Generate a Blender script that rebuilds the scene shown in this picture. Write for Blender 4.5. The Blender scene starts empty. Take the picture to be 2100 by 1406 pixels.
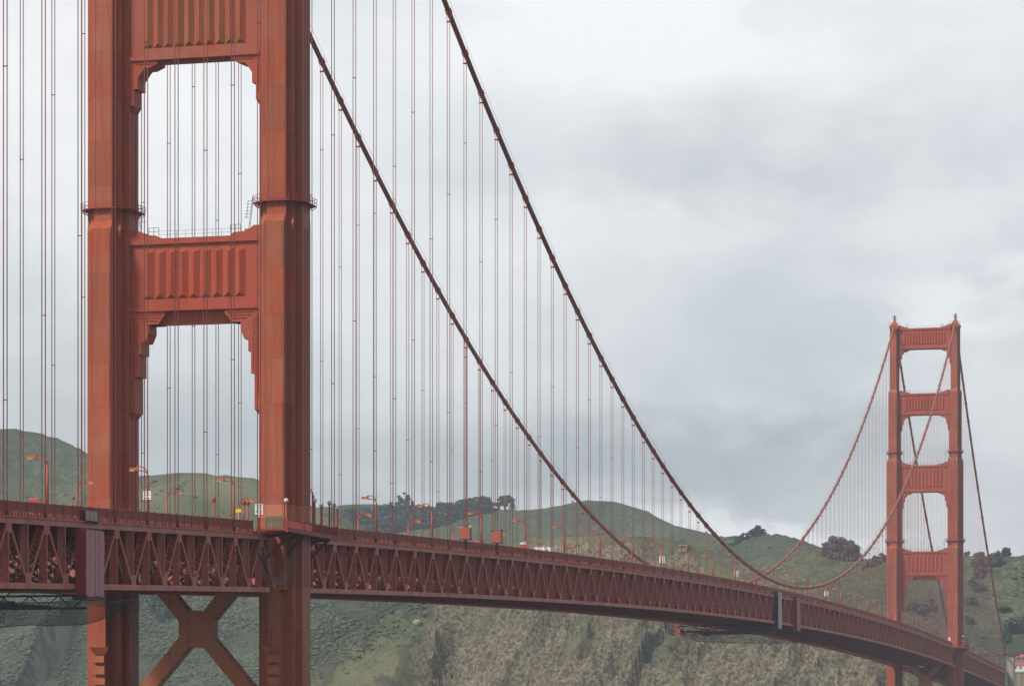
import bpy, math, random
import numpy as np
from mathutils import Vector, Matrix
random.seed(7)
SC = bpy.context.scene
COL = SC.collection
PI = math.pi
# ------------------------------------------------------------------ camera solution (metres; bridge axis = +Y, water = 0)
CAM = (158.716, -577.221, 43.665)
YAW, FPX, PU, PV = -0.3398, 7964.4, -175.7, 1449.3
FW = np.array([math.sin(YAW), math.cos(YAW), 0.0]); RT = np.array([math.cos(YAW), -math.sin(YAW), 0.0]); UP = np.array([0, 0, 1.0])
C0 = np.array(CAM)
def ray(u, v): return FW + RT*(u-PU)/FPX - UP*(v-PV)/FPX
def at(u, v, d): return C0 + ray(u, v)*d
def onx(u, v, x): r = ray(u, v); return C0 + r*((x-C0[0])/r[0])

# ------------------------------------------------------------------ materials
def new_mat(name):
    m = bpy.data.materials.new(name); m.use_nodes = True
    return m, m.node_tree.nodes, m.node_tree.links, m.node_tree.nodes['Principled BSDF']
def plain(name, col, rough=0.6, metal=0.0, var=0.12, scale=1.5, emit=None):
    m, N, L, P = new_mat(name)
    P.inputs['Roughness'].default_value = rough; P.inputs['Metallic'].default_value = metal
    tc = N.new('ShaderNodeTexCoord'); n = N.new('ShaderNodeTexNoise'); n.inputs['Scale'].default_value = scale; n.inputs['Detail'].default_value = 5
    L.new(tc.outputs['Object'], n.inputs['Vector'])
    mx = N.new('ShaderNodeMix'); mx.data_type = 'RGBA'
    L.new(n.outputs['Fac'], mx.inputs['Factor'])
    mx.inputs['A'].default_value = [c*(1-var) for c in col]+[1]; mx.inputs['B'].default_value = [min(1, c*(1+var)) for c in col]+[1]
    L.new(mx.outputs['Result'], P.inputs['Base Color'])
    if emit:
        P.inputs['Emission Color'].default_value = list(emit[0])+[1]; P.inputs['Emission Strength'].default_value = emit[1]
    return m
def math_node(N, L, op, a, b=None, clamp=False):
    n = N.new('ShaderNodeMath'); n.operation = op; n.use_clamp = clamp
    for i, x in enumerate((a, b)):
        if x is None: continue
        if isinstance(x, (int, float)): n.inputs[i].default_value = x
        else: L.new(x, n.inputs[i])
    return n.outputs[0]
def ramp(N, L, fac, stops):
    r = N.new('ShaderNodeValToRGB'); e = r.color_ramp.elements
    while len(e) < len(stops): e.new(0.5)
    for el, (p, c) in zip(e, stops):
        el.position = p; el.color = (c, c, c, 1) if isinstance(c, (int, float)) else (*c, 1)
    L.new(fac, r.inputs['Fac']); return r.outputs['Color']
def mixc(N, L, fac, a, b):
    mx = N.new('ShaderNodeMix'); mx.data_type = 'RGBA'
    if isinstance(fac, (int, float)): mx.inputs['Factor'].default_value = fac
    else: L.new(fac, mx.inputs['Factor'])
    for k, c in (('A', a), ('B', b)):
        if isinstance(c, tuple): mx.inputs[k].default_value = (*c, 1)
        else: L.new(c, mx.inputs[k])
    return mx.outputs['Result']
def noise(N, L, vec, scale, detail=5, rough=0.55, sc3=None):
    n = N.new('ShaderNodeTexNoise'); n.inputs['Scale'].default_value = scale; n.inputs['Detail'].default_value = detail; n.inputs['Roughness'].default_value = rough
    if sc3:
        mp = N.new('ShaderNodeMapping'); mp.inputs['Scale'].default_value = sc3; L.new(vec, mp.inputs['Vector']); vec = mp.outputs[0]
    L.new(vec, n.inputs['Vector']); return n.outputs['Fac']
def orange(name, base=(0.47, 0.086, 0.032), faded=(0.43, 0.14, 0.075), seams=True, moss=False, primer=None, rough=0.55, dark=0.0):
    """weathered international-orange plate paint: blotches, vertical streaks, chipped flecks, plate seams"""
    m, N, L, P = new_mat(name)
    tc = N.new('ShaderNodeTexCoord'); V = tc.outputs['Object']
    blotch = noise(N, L, V, 0.16, 6, 0.6)
    streak = noise(N, L, V, 1.0, 4, 0.6, (1.1, 1.1, 0.05))
    col = mixc(N, L, ramp(N, L, blotch, [(0.35, 0.0), (0.7, 1.0)]), base, faded)
    dk = tuple(c*0.62 for c in base)
    col = mixc(N, L, ramp(N, L, streak, [(0.48, 0.0), (0.72, 0.6)]), col, dk)
    fleck = noise(N, L, V, 2.4, 8, 0.75)
    area = noise(N, L, V, 0.09, 2, 0.5)
    fl = math_node(N, L, 'MULTIPLY', ramp(N, L, fleck, [(0.60, 0.0), (0.66, 0.7)]), ramp(N, L, area, [(0.44, 0.12), (0.60, 1.0)]))
    col = mixc(N, L, fl, col, (0.55, 0.36, 0.30))
    if seams:
        sep = N.new('ShaderNodeSeparateXYZ'); L.new(V, sep.inputs[0])
        xy = math_node(N, L, 'ADD', sep.outputs[0], sep.outputs[1])
        cmb = N.new('ShaderNodeCombineXYZ'); L.new(xy, cmb.inputs[0]); L.new(sep.outputs[2], cmb.inputs[1])
        br = N.new('ShaderNodeTexBrick'); br.inputs['Scale'].default_value = 1.0; br.offset = 0.5
        br.inputs['Brick Width'].default_value = 3.2; br.inputs['Row Height'].default_value = 6.9
        br.inputs['Mortar Size'].default_value = 0.045; br.inputs['Mortar Smooth'].default_value = 0.1
        br.inputs['Color1'].default_value = (1, 1, 1, 1); br.inputs['Color2'].default_value = (0.76, 0.78, 0.80, 1); br.inputs['Mortar'].default_value = (0.55, 0.5, 0.5, 1)
        L.new(cmb.outputs[0], br.inputs['Vector'])
        mm = N.new('ShaderNodeMix'); mm.data_type = 'RGBA'; mm.blend_type = 'MULTIPLY'; mm.inputs['Factor'].default_value = 0.8
        L.new(col, mm.inputs['A']); L.new(br.outputs['Color'], mm.inputs['B']); col = mm.outputs['Result']
    if primer is not None:   # repainted paler band below the given height
        sep2 = N.new('ShaderNodeSeparateXYZ'); L.new(V, sep2.inputs[0])
        f = math_node(N, L, 'MULTIPLY', math_node(N, L, 'LESS_THAN', sep2.outputs[2], primer), math_node(N, L, 'GREATER_THAN', sep2.outputs[2], 70.0))
        col = mixc(N, L, math_node(N, L, 'MULTIPLY', f, 0.8), col, (0.52, 0.20, 0.12))
    if moss:
        ms = noise(N, L, V, 1.0, 5, 0.7, (1.3, 1.3, 0.10)); mk = noise(N, L, V, 3.0, 6, 0.75)
        f = math_node(N, L, 'MULTIPLY', ramp(N, L, ms, [(0.50, 0.0), (0.56, 1.0)]), ramp(N, L, mk, [(0.38, 0.1), (0.55, 0.9)]))
        if moss < 1: f = math_node(N, L, 'MULTIPLY', f, moss)
        col = mixc(N, L, f, col, (0.19, 0.13, 0.02))
    if dark: col = mixc(N, L, dark, col, (0.03, 0.012, 0.01))
    L.new(col, P.inputs['Base Color']); P.inputs['Roughness'].default_value = rough
    P.inputs['Specular IOR Level'].default_value = 0.35
    bp = N.new('ShaderNodeBump'); bp.inputs['Strength'].default_value = 0.25; bp.inputs['Distance'].default_value = 0.03
    L.new(fleck, bp.inputs['Height']); L.new(bp.outputs[0], P.inputs['Normal'])
    return m
M = {}
M['leg'] = orange('tower paint', primer=None)
M['leg_primer'] = orange('tower paint with repainted foot', primer=74.4)
M['strut'] = orange('strut paint', base=(0.44, 0.070, 0.033), faded=(0.42, 0.095, 0.055), seams=False)
M['strut_moss'] = orange('strut paint with moss stains', base=(0.42, 0.085, 0.048), faded=(0.40, 0.12, 0.08), seams=False, moss=0.35)
M['panel_moss'] = orange('pleat paint streaked with moss', base=(0.42, 0.085, 0.048), faded=(0.40, 0.12, 0.08), seams=False, moss=1)
M['brace'] = orange('brace paint', base=(0.50, 0.135, 0.055), faded=(0.44, 0.16, 0.08), seams=False)
M['truss'] = orange('truss paint', base=(0.54, 0.105, 0.078), faded=(0.62, 0.21, 0.17), seams=False, rough=0.6)
M['chord'] = orange('chord paint', base=(0.60, 0.16, 0.12), faded=(0.68, 0.30, 0.24), seams=False, rough=0.6)
M['inner'] = orange('shade-darkened truss paint', base=(0.21, 0.028, 0.022), faded=(0.17, 0.03, 0.028), seams=False, rough=0.7)  # base colour darkened to stand in for the shade inside the deck
M['under'] = orange('soffit paint', base=(0.15, 0.038, 0.036), faded=(0.11, 0.045, 0.048), seams=False, rough=0.8)
M['rail'] = orange('railing paint', base=(0.34, 0.055, 0.036), faded=(0.34, 0.08, 0.055), seams=False, rough=0.6)
M['cable'] = orange('cable paint', base=(0.36, 0.09, 0.06), faded=(0.40, 0.14, 0.10), seams=False, rough=0.55)
M['rope'] = plain('suspender rope paint', (0.60, 0.19, 0.155), 0.6)
M['lamp'] = plain('lamp post paint', (0.36, 0.075, 0.042), 0.5)
M['lamphead'] = plain('lamp head paint', (0.44, 0.10, 0.045), 0.45)
M['lens'] = plain('amber lamp glass', (0.80, 0.60, 0.10), 0.25)
M['globe'] = plain('frosted globe glass', (0.72, 0.66, 0.62), 0.25)
M['asphalt'] = plain('asphalt', (0.05, 0.05, 0.052), 0.9)
M['walk'] = plain('sidewalk concrete', (0.60, 0.57, 0.55), 0.85, var=0.35, scale=0.7)
M['conc'] = plain('pylon concrete', (0.34, 0.32, 0.27), 0.85, var=0.2, scale=0.25)
M['concdark'] = plain('weathered concrete', (0.25, 0.22, 0.16), 0.9, var=0.25, scale=0.3)
M['white'] = plain('sign white', (0.80, 0.80, 0.78), 0.5, var=0.03)
M['black'] = plain('sign black', (0.03, 0.03, 0.03), 0.5)
M['yellow'] = plain('sign yellow', (0.80, 0.62, 0.04), 0.5)
M['green'] = plain('notice board green', (0.10, 0.17, 0.09), 0.6, var=0.3, scale=3)
M['steel'] = plain('galvanised steel', (0.50, 0.46, 0.46), 0.6, 0.0)
M['darksteel'] = plain('dark gantry steel', (0.07, 0.035, 0.04), 0.7)
M['boxred'] = plain('access cage orange cloth', (0.42, 0.095, 0.06), 0.75, var=0.15, scale=2)
M['hose'] = plain('grey green hose', (0.10, 0.13, 0.12), 0.6)
M['vanwhite'] = plain('white van paint', (0.75, 0.76, 0.76), 0.3)
M['carred'] = plain('red van paint', (0.50, 0.07, 0.05), 0.3)
M['glass'] = plain('dark glass', (0.03, 0.04, 0.05), 0.08)
M['tyre'] = plain('tyre rubber', (0.02, 0.02, 0.02), 0.9)
M['roofred'] = plain('red roof', (0.45, 0.09, 0.06), 0.6)
M['skin'] = plain('skin', (0.45, 0.27, 0.20), 0.5)
M['wrapS'] = plain('red wrap cloth', (0.30, 0.03, 0.04), 0.75, var=0.35, scale=0.6)
def ribbed(name, col, line, pitch):
    m, N, L, P = new_mat(name); tc = N.new('ShaderNodeTexCoord')
    w = N.new('ShaderNodeTexWave'); w.bands_direction = 'Y'; w.inputs['Scale'].default_value = 0.314/pitch; w.inputs['Distortion'].default_value = 0.4
    L.new(tc.outputs['Object'], w.inputs['Vector'])
    n = noise(N, L, tc.outputs['Object'], 1.5, 5)
    c = mixc(N, L, ramp(N, L, w.outputs['Fac'], [(0.0, 1.0), (0.16, 0.0)]), mixc(N, L, n, col, tuple(x*0.8 for x in col)), line)
    L.new(c, P.inputs['Base Color']); P.inputs['Roughness'].default_value = 0.7
    b = N.new('ShaderNodeBump'); b.inputs['Strength'].default_value = 0.5; b.inputs['Distance'].default_value = 0.15; L.new(n, b.inputs['Height']); L.new(b.outputs[0], P.inputs['Normal'])
    return m
M['wrapE'] = ribbed('pink grey sheeting', (0.64, 0.32, 0.34), (0.36, 0.08, 0.10), 1.4)
M['wrapG'] = ribbed('pale grey sheeting', (0.74, 0.66, 0.58), (0.50, 0.42, 0.38), 3)
def net_mat():
    m, N, L, P = new_mat('safety net'); P.inputs['Base Color'].default_value = (0.035, 0.05, 0.045, 1); P.inputs['Roughness'].default_value = 0.9
    tc = N.new('ShaderNodeTexCoord'); n = noise(N, L, tc.outputs['Object'], 6.0, 3)
    tr = N.new('ShaderNodeBsdfTransparent'); ms = N.new('ShaderNodeMixShader')
    L.new(ramp(N, L, n, [(0.3, 0.22), (0.7, 0.42)]), ms.inputs[0]); L.new(tr.outputs[0], ms.inputs[1]); L.new(P.outputs[0], ms.inputs[2])
    L.new(ms.outputs[0], N['Material Output'].inputs['Surface']); return m
M['net'] = net_mat()
def leaf_mat(name, a, b):
    m, N, L, P = new_mat(name); tc = N.new('ShaderNodeTexCoord')
    f = noise(N, L, tc.outputs['Object'], 0.35, 4)
    L.new(mixc(N, L, ramp(N, L, f, [(0.35, 0.0), (0.65, 1.0)]), a, b), P.inputs['Base Color']); P.inputs['Roughness'].default_value = 0.8
    P.inputs['Specular IOR Level'].default_value = 0.15
    return m
M['leafdark'] = leaf_mat('dark cypress leaves', (0.066, 0.094, 0.080), (0.115, 0.145, 0.11))
M['leafgrey'] = leaf_mat('grey brown eucalyptus leaves', (0.10, 0.098, 0.085), (0.17, 0.16, 0.135))
M['leafgreen'] = leaf_mat('green bush leaves', (0.065, 0.10, 0.065), (0.11, 0.15, 0.09))
M['bark'] = plain('bark', (0.09, 0.065, 0.05), 0.9)

# ------------------------------------------------------------------ geometry helpers
class MB:
    def __init__(s): s.v = []; s.f = []
    def add(s, vs, fs):
        o = len(s.v); s.v += [tuple(map(float, p)) for p in vs]; s.f += [tuple(o+i for i in f) for f in fs]
    def box(s, x0, x1, y0, y1, z0, z1):
        s.add([(x0,y0,z0),(x1,y0,z0),(x1,y1,z0),(x0,y1,z0),(x0,y0,z1),(x1,y0,z1),(x1,y1,z1),(x0,y1,z1)],
              [(0,3,2,1),(4,5,6,7),(0,1,5,4),(1,2,6,5),(2,3,7,6),(3,0,4,7)])
    def bar(s, a, b, w, h, side=None):
        """box beam from a to b; w across 'side' direction, h in the third"""
        a = Vector(a); b = Vector(b); d = (b-a).normalized()
        sd = Vector(side) if side else (Vector((0,0,1)) if abs(d.z) < 0.9 else Vector((1,0,0))).cross(d)
        sd = (sd - d*sd.dot(d)).normalized(); t = d.cross(sd)
        P = []
        for p in (a, b):
            for i, j in ((-1,-1),(1,-1),(1,1),(-1,1)): P.append(p + sd*(w/2*i) + t*(h/2*j))
        s.add(P, [(0,3,2,1),(4,5,6,7),(0,1,5,4),(1,2,6,5),(2,3,7,6),(3,0,4,7)])
    def tube(s, pts, r, n=8, caps=True):
        pts = [Vector(p) for p in pts]; rs = r if isinstance(r, (list, tuple)) else [r]*len(pts); rings = []
        for i, p in enumerate(pts):
            d = (pts[min(i+1, len(pts)-1)] - pts[max(i-1, 0)]).normalized()
            a = Vector((1,0,0)) if abs(d.x) < 0.9 else Vector((0,1,0))
            u = (a - d*a.dot(d)).normalized(); w = d.cross(u)
            rings.append([p + (u*math.cos(2*PI*k/n) + w*math.sin(2*PI*k/n))*rs[i] for k in range(n)])
        vs = [q for g in rings for q in g]; fs = []
        for i in range(len(pts)-1):
            for k in range(n):
                k2 = (k+1) % n; fs.append((i*n+k, i*n+k2, (i+1)*n+k2, (i+1)*n+k))
        if caps: fs += [tuple(reversed(range(n))), tuple((len(pts)-1)*n+k for k in range(n))]
        s.add(vs, fs)
    def prism(s, poly, z0, z1, poly2=None):
        n = len(poly); p2 = poly2 or poly
        s.add([(x,y,z0) for x, y in poly]+[(x,y,z1) for x, y in p2], [tuple(reversed(range(n))), tuple(range(n, 2*n))]+[(i,(i+1)%n,n+(i+1)%n,n+i) for i in range(n)])
    def extr_y(s, poly, y0, y1):
        """polygon in x,z extruded along y"""
        n = len(poly)
        s.add([(x,y0,z) for x, z in poly]+[(x,y1,z) for x, z in poly], [tuple(range(n)), tuple(reversed(range(n, 2*n)))]+[(i,n+i,n+(i+1)%n,(i+1)%n) for i in range(n)])
    def sphere(s, c, r, n=10, m=7, sz=1.0):
        pts = [(c[0], c[1], c[2]-r*sz*math.cos(PI*i/m)) for i in range(m+1)]
        vs = []; fs = []
        for i in range(m+1):
            rr = r*math.sin(PI*i/m)
            for k in range(n): vs.append((c[0]+rr*math.cos(2*PI*k/n), c[1]+rr*math.sin(2*PI*k/n), pts[i][2]))
        for i in range(m):
            for k in range(n): fs.append((i*n+k, i*n+(k+1)%n, (i+1)*n+(k+1)%n, (i+1)*n+k))
        s.add(vs, fs)
    def mesh(s, name, mat, smooth=False):
        me = bpy.data.meshes.new(name); me.from_pydata(s.v, [], s.f); me.materials.append(mat)
        if smooth: me.polygons.foreach_set('use_smooth', [True]*len(me.polygons))
        me.update(); return me
def tag(o, label=None, cat=None, group=None, kind=None):
    if label: o['label'] = label
    if cat: o['category'] = cat
    if group: o['group'] = group
    if kind: o['kind'] = kind
    return o
def put(name, me, parent=None, loc=(0,0,0)):
    o = bpy.data.objects.new(name, me); COL.objects.link(o); o.location = loc
    if parent: o.parent = parent
    return o
def empty(name, loc, label, cat, group=None, rz=0):
    o = bpy.data.objects.new(name, None); COL.objects.link(o); o.location = loc; o.rotation_euler.z = rz; o.empty_display_size = 0.5
    return tag(o, label, cat, group)
def part(name, mb, mat, parent, loc=(0,0,0), smooth=False): return put(name, mb.mesh(name, mat, smooth), parent, loc)
def copy_tree(o, parent=None):
    c = o.copy(); COL.objects.link(c); c.parent = parent
    for ch in [x for x in o.children]: copy_tree(ch, c)
    return c
def ordinal(n): return f"{n}{'th' if 10 <= n % 100 <= 20 else {1:'st',2:'nd',3:'rd'}.get(n % 10, 'th')}"

# ------------------------------------------------------------------ bridge profile
HW, SPAN, MID, SAG = 13.716, 1280.16, 81.0, 140.2
TY0, TY1 = 3.5, 1281.0
def zb(y):        # underside of the bottom chord
    if y < 0: return 61.2 + 0.0245*y
    if y > 1280: return 62.3 - 0.0245*(y-1280)
    a, b, c = 61.2, 68.8, 62.3
    return a*(y-640)*(y-1280)/(640*1280) - b*y*(y-1280)/(640*640) + c*y*(y-640)/(1280*640)
def zc(y):        # main cable axis
    if y < 0: t = -y; return MID+SAG - 0.535*t + 0.00029*t*t
    if y > SPAN: t = y-SPAN; return MID+SAG - 0.535*t + 0.00029*t*t
    return MID + 4*SAG*((y/SPAN-0.5)**2)

# ------------------------------------------------------------------ towers
def plan(hx, hy):
    (a, b, c), (d, e, f) = hx, hy
    q = [(c, f), (b, f), (b, e), (a, e), (a, d)]     # first-quadrant corners, outward to front
    P = [(x, y) for x, y in q] + [(-x, y) for x, y in reversed(q)]
    P = P + [(-x, -y) for x, y in q] + [(x, -y) for x, y in reversed(q)]
    return P
SECT = [  # z0, z1, half widths, half depths
    (4.0, 61.5, (0.85, 2.5, 3.4), (7.0, 4.6, 2.6)),
    (61.5, 117.3, (1.6, 2.5, 3.4), (7.0, 4.6, 2.6)),
    (118.7, 157.8, (1.5, 2.4, 3.4), (5.4, 4.0, 2.4)),
    (159.3, 189.8, (1.4, 2.0, 2.7), (5.0, 3.6, 2.1)),
    (191.2, 219.6, (1.2, 1.55, 2.0), (4.4, 3.2, 1.9))]
STRUTS = [(104.8, 116.0, 4, 9), (143.6, 155.9, 3, 10), (179.4, 189.3, 2, 13), (210.0, 219.6, 1, 15)]
B4 = [(0,-15.6),(.8,-15.6),(.8,-10),(1.35,-10),(1.35,-6.6),(1.8,-6.6),(1.8,-4.7),(2.4,-4.7),(3.0,-3.3),(3.0,-2.0),(4.5,-2.0),(5.6,-.5)]
B3 = [(0,-6.9),(.6,-6.9),(.6,-4.3),(1.2,-4.3),(1.2,-2.7),(2.1,-1.4),(2.4,-1.1),(3.1,-1.1),(4.4,-.5)]
def tower(ty, label, near):
    T = empty('bridge_tower', (0, ty, 0), label, 'bridge tower', 'red bridge towers')
    for sx in (-1, 1):
        cx = sx*HW; m = MB()
        for i, (z0, z1, hx, hy) in enumerate(SECT):
            m.prism([(cx+x, y) for x, y in plan(hx, hy)], z0, z1)
            if i+1 < len(SECT) and i > 0:
                n2 = SECT[i+1]; m.prism([(cx+x, y) for x, y in plan(hx, hy)], z1+0.003, n2[0]-0.003, [(cx+x, y) for x, y in plan(n2[2], n2[3])])
        # vertical ribs on the side faces
        for (z0, z1, hx, hy) in SECT[1:]:
            for yy in (-0.9, 0.9):
                for s2 in (-1, 1):
                    X = cx + s2*hx[2]; m.box(min(X, X+s2*0.09), max(X, X+s2*0.09), yy-0.12, yy+0.12, z0+0.5, z1-0.5)
        # front pilaster edge strips and pairs of flutes
        for (z0, z1, hx, hy) in SECT[1:]:
            for s2 in (-1, 1):
                for xx in (hx[0]-0.22, ):
                    m.box(cx+s2*xx-0.05, cx+s2*xx+0.05, -hy[0]-0.06, -hy[0], z0+0.6, z1-0.6)
        leg = part('leg', m, M['leg_primer'] if near and sx > 0 else M['leg'], T)
        # stacked corbels low on the south pilaster
        m = MB()
        m.prism([(cx-0.9, -7.3), (cx+0.9, -7.3), (cx+0.9, -7.0), (cx-0.9, -7.0)], 51.9, 52.9, [(cx-1.6, -7.9), (cx+1.6, -7.9), (cx+1.6, -7.0), (cx-1.6, -7.0)])
        for z_a, z_b, d in ((50.2, 51.6, 0.9), (48.4, 50.0, 0.65), (46.8, 48.2, 0.45)):
            m.box(cx-0.85, cx+0.85, -7.0-d, -7.0, z_a+0.35, z_b); m.prism([(cx-0.6, -7.1), (cx+0.6, -7.1), (cx+0.6, -7.0), (cx-0.6, -7.0)], z_a, z_a+0.347, [(cx-0.85, -7.0-d), (cx+0.85, -7.0-d), (cx+0.85, -7.0), (cx-0.85, -7.0)])
        part('corbel', m, M['brace'], T)
        # inspection walkways
        for zz, (hx, hy) in ((120.6, SECT[2][2:]), (161.8, SECT[3][2:])):
            m = MB(); o = 0.65; hx2, hy2 = hx[2]+o, hy[0]+0.7
            out = [(hx2, hy[1]), (hx[0]+0.9, hy2)]
            ring = [(hx2, -hy[1]), (hx2, hy[1]), (hx[0]+0.6, hy2), (-hx[0]-0.6, hy2), (-hx2, hy[1]), (-hx2, -hy[1]), (-hx[0]-0.6, -hy2), (hx[0]+0.6, -hy2)]
            ring = [(cx+x, y) for x, y in ring]
            m.prism(ring, zz, zz+0.14)
            for i in range(8):
                a = Vector((*ring[i], 0)); b = Vector((*ring[(i+1) % 8], 0)); n = max(1, int((b-a).length/1.3))
                for hh in (0.6, 1.15): m.bar(a+Vector((0,0,zz+hh)), b+Vector((0,0,zz+hh)), 0.05, 0.05)
                for k in range(n):
                    p = a.lerp(b, k/n); m.bar(p+Vector((0,0,zz+0.15)), p+Vector((0,0,zz+1.15)), 0.06, 0.06)
                    q = Vector((cx, 0, 0)).lerp(p, 0.86); m.bar((p.x, p.y, zz-0.05), (q.x, q.y, zz-0.6), 0.08, 0.08)
            part('walkway', m, M['rail'], T)
        # ladder from walkway down to the strut beside the leg (inner side)
        for zz, zl, hx in ((120.6, 116.9, 3.4), (161.8, 156.9, 2.7)):
            m = MB(); xi = cx - sx*(hx+1.1); xl = cx - sx*(hx+1.7)
            for yy in (-0.3, 0.3):
                m.bar((xi, -2+yy, zz+1.2), (xl, -2+yy, zl), 0.06, 0.06)
            for k in range(12):
                t = k/11; x = xi+(xl-xi)*t; m.bar((x, -2.3, zz+1.0+(zl-zz-1.0)*t), (x, -1.7, zz+1.0+(zl-zz-1.0)*t), 0.04, 0.04)
            for k in range(6):
                t = k/6; x = xi+(xl-xi)*t; z = zz+0.6+(zl-zz)*t*0.8
                m.bar((x, -2.4, z), (x-sx*0.7, -2.4, z), 0.05, 0.05); m.bar((x-sx*0.7, -2.4, z), (x-sx*0.7, -1.6, z), 0.05, 0.05)
            m.bar((xi-sx*0.7, -2.4, zz+0.6), (xi-sx*0.9, -2.4, zl+1.6), 0.05, 0.05)
            part('ladder', m, M['darksteel'] if near else M['rail'], T)
        # saddle housing and beacon
        m = MB(); z = 219.6
        m.prism([(cx+x, y) for x, y in ((-2.1,-4.4),(2.1,-4.4),(2.1,4.4),(-2.1,4.4))], z+0.004, z+1.2)
        m.prism([(cx+x, y) for x, y in ((-1.8,-3.6),(1.8,-3.6),(1.8,3.6),(-1.8,3.6))], z+1.204, z+3.4, [(cx+x, y) for x, y in ((-.7,-1.2),(.7,-1.2),(.7,1.2),(-.7,1.2))])
        m.box(cx-0.5, cx+0.5, -0.7, 0.7, z+3.404, z+4.9)
        part('saddle_housing', m, M['leg'], T)
        m = MB()
        for dx in (-0.7, 0, 0.7): m.bar((cx+dx, -0.7, z+4.6), (cx+dx, -0.7, z+6.2), 0.14, 0.14)
        for zz in (z+5.0, z+5.7): m.bar((cx-0.75, -0.7, zz), (cx+0.75, -0.7, zz), 0.1, 0.1)
        m.bar((cx, -0.7, z+4.8), (cx, 0, z+5.0), 0.2, 0.1); m.tube([(cx, 0, z+4.9), (cx, 0, z+6.5)], 0.28, 8)
        part('beacon', m, M['darksteel'], T); m = MB()
        for k in range(9): m.bar((cx-2.6+k*0.65, -4.6, z+1.2), (cx-2.6+k*0.65, -4.6, z+2.3), 0.07, 0.07)
        m.bar((cx-2.6, -4.6, z+2.3), (cx+2.6, -4.6, z+2.3), 0.08, 0.08)
        part('top_rail', m, M['darksteel'], T)
    for (z0, z1, k, npl) in STRUTS:
        hin = {4: 3.4, 3: 3.4, 2: 2.7, 1: 2.0}[k]; X = HW-hin; yd = 2.2; m = MB()
        m.box(-X, X, -yd, yd, z0+0.55, z1-0.9)                                     # web
        m.box(-X, X, -yd-0.38, yd+0.38, z0, z0+0.547)                              # lower ledge
        m.extr_y([(-X, z1-0.897), (X, z1-0.897), (X, z1), (-X, z1)], -yd-0.42, yd+0.42)   # top cornice
        for s in (-1, 1):                                                          # stepped ends on top
            m.box(min(s*X, s*(X-2.3)), max(s*X, s*(X-2.3)), -yd-0.36, yd+0.36, z1+0.003, z1+0.95)
            m.extr_y([(s*(X-2.303), z1+0.003), (s*(X-4.6), z1+0.003), (s*(X-4.1), z1+0.5), (s*(X-2.303), z1+0.62)], -yd-0.30, yd+0.30)
            m.extr_y([(s*X, z1+0.953), (s*(X-1.6), z1+0.953), (s*(X-0.9), z1+1.5), (s*X, z1+1.5)], -yd-0.2, yd+0.2)
        m.box(-X, X, -yd+1.25, yd-1.25, z0-2.0 if k == 4 else z0-0.35, z0-0.003)      # recessed soffit fascia
        sm = M['strut_moss'] if (near and k == 3) else M['strut']
        st = part('strut', m, sm, T)
        # pleated panels both faces
        zl, zh = z0+1.9, z1-1.9; W = (2*X-4.3); p = W/npl; pr = 0.5
        for s in (-1, 1):
            m = MB()
            for i in range(npl):
                xa = -W/2+i*p; xb = xa+p*0.96; xm = (xa+xb)/2; yf = s*(yd+0.004); yp = s*(yd+pr)
                V = [(xa,yf,zl),(xb,yf,zl),(xb,yf,zh),(xa,yf,zh),(xm,yp,zl+0.6),(xm,yp,zh-0.35)]
                F = [(0,4,5,3),(1,2,5,4),(0,1,4),(3,5,2),(0,3,2,1)]
                if s > 0: F = [tuple(reversed(f)) for f in F]
                m.add(V, F)
            part('pleated_panel', m, M['panel_moss'] if sm is M['strut_moss'] else sm, st)
        prof = B4 if k == 4 else B3
        for s in (-1, 1):
            m = MB(); poly = [(-s*(X-dx), z0+dz) for dx, dz in prof] + [(-s*X, z0-0.004)] if False else [(-s*(X-dx), z0+dz) for dx, dz in prof] + [(-s*(X-prof[-1][0]), z0-0.005), (-s*X, z0-0.005)]
            m.extr_y(poly, -yd-0.05, yd+0.05)
            # thin raised mouldings echoing the steps
            for j in range(3):
                o = 0.9+j*0.55
                if k == 4 or j == 0:
                    m.box(min(-s*(X-o), -s*(X-prof[-1][0]+o*0.6)), max(-s*(X-o), -s*(X-prof[-1][0]+o*0.6)), -yd-0.17, -yd-0.05, z0-0.55-j*0.45, z0-0.45-j*0.45)
                    m.box(min(-s*(X-o*0.7+0.3), -s*(X-o*0.7+0.42)), max(-s*(X-o*0.7+0.3), -s*(X-o*0.7+0.42)), -yd-0.16, -yd-0.05, z0+(-13 if k == 4 else -5.5)+j*2, z0-0.6-j*0.45)
            m.extr_y([(-s*X, prof[0][1]+z0-0.9), (-s*(X-0.1), prof[0][1]+z0-0.9), (-s*(X-prof[1][0]), prof[0][1]+z0-0.004), (-s*X, prof[0][1]+z0-0.004)], -yd+0.5, yd-0.5)
            part('bracket', m, M['strut'], T)
        m = MB()                                                                    # hand rail on strut
        for zz in (0.6, 1.15): m.bar((-X+4.6, -yd, z1+zz), (X-4.6, -yd, z1+zz), 0.035, 0.035)
        for i in range(9): m.bar((-X+4.6+i*(2*X-9.2)/8, -yd, z1), (-X+4.6+i*(2*X-9.2)/8, -yd, z1+1.15), 0.04, 0.04)
        for s in (-1, 1):
            for dx in (0, 0.8, 1.6): m.bar((s*(X-3.0)-dx*s, -yd, z1+0.6), (s*(X-3.0)-dx*s, -yd, z1+1.7), 0.07, 0.07)
            for zz in (1.1, 1.7): m.bar((s*(X-3.0), -yd, z1+zz), (s*(X-4.6), -yd, z1+zz), 0.06, 0.06)
        part('hand_rail', m, M['darksteel'], T)
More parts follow.
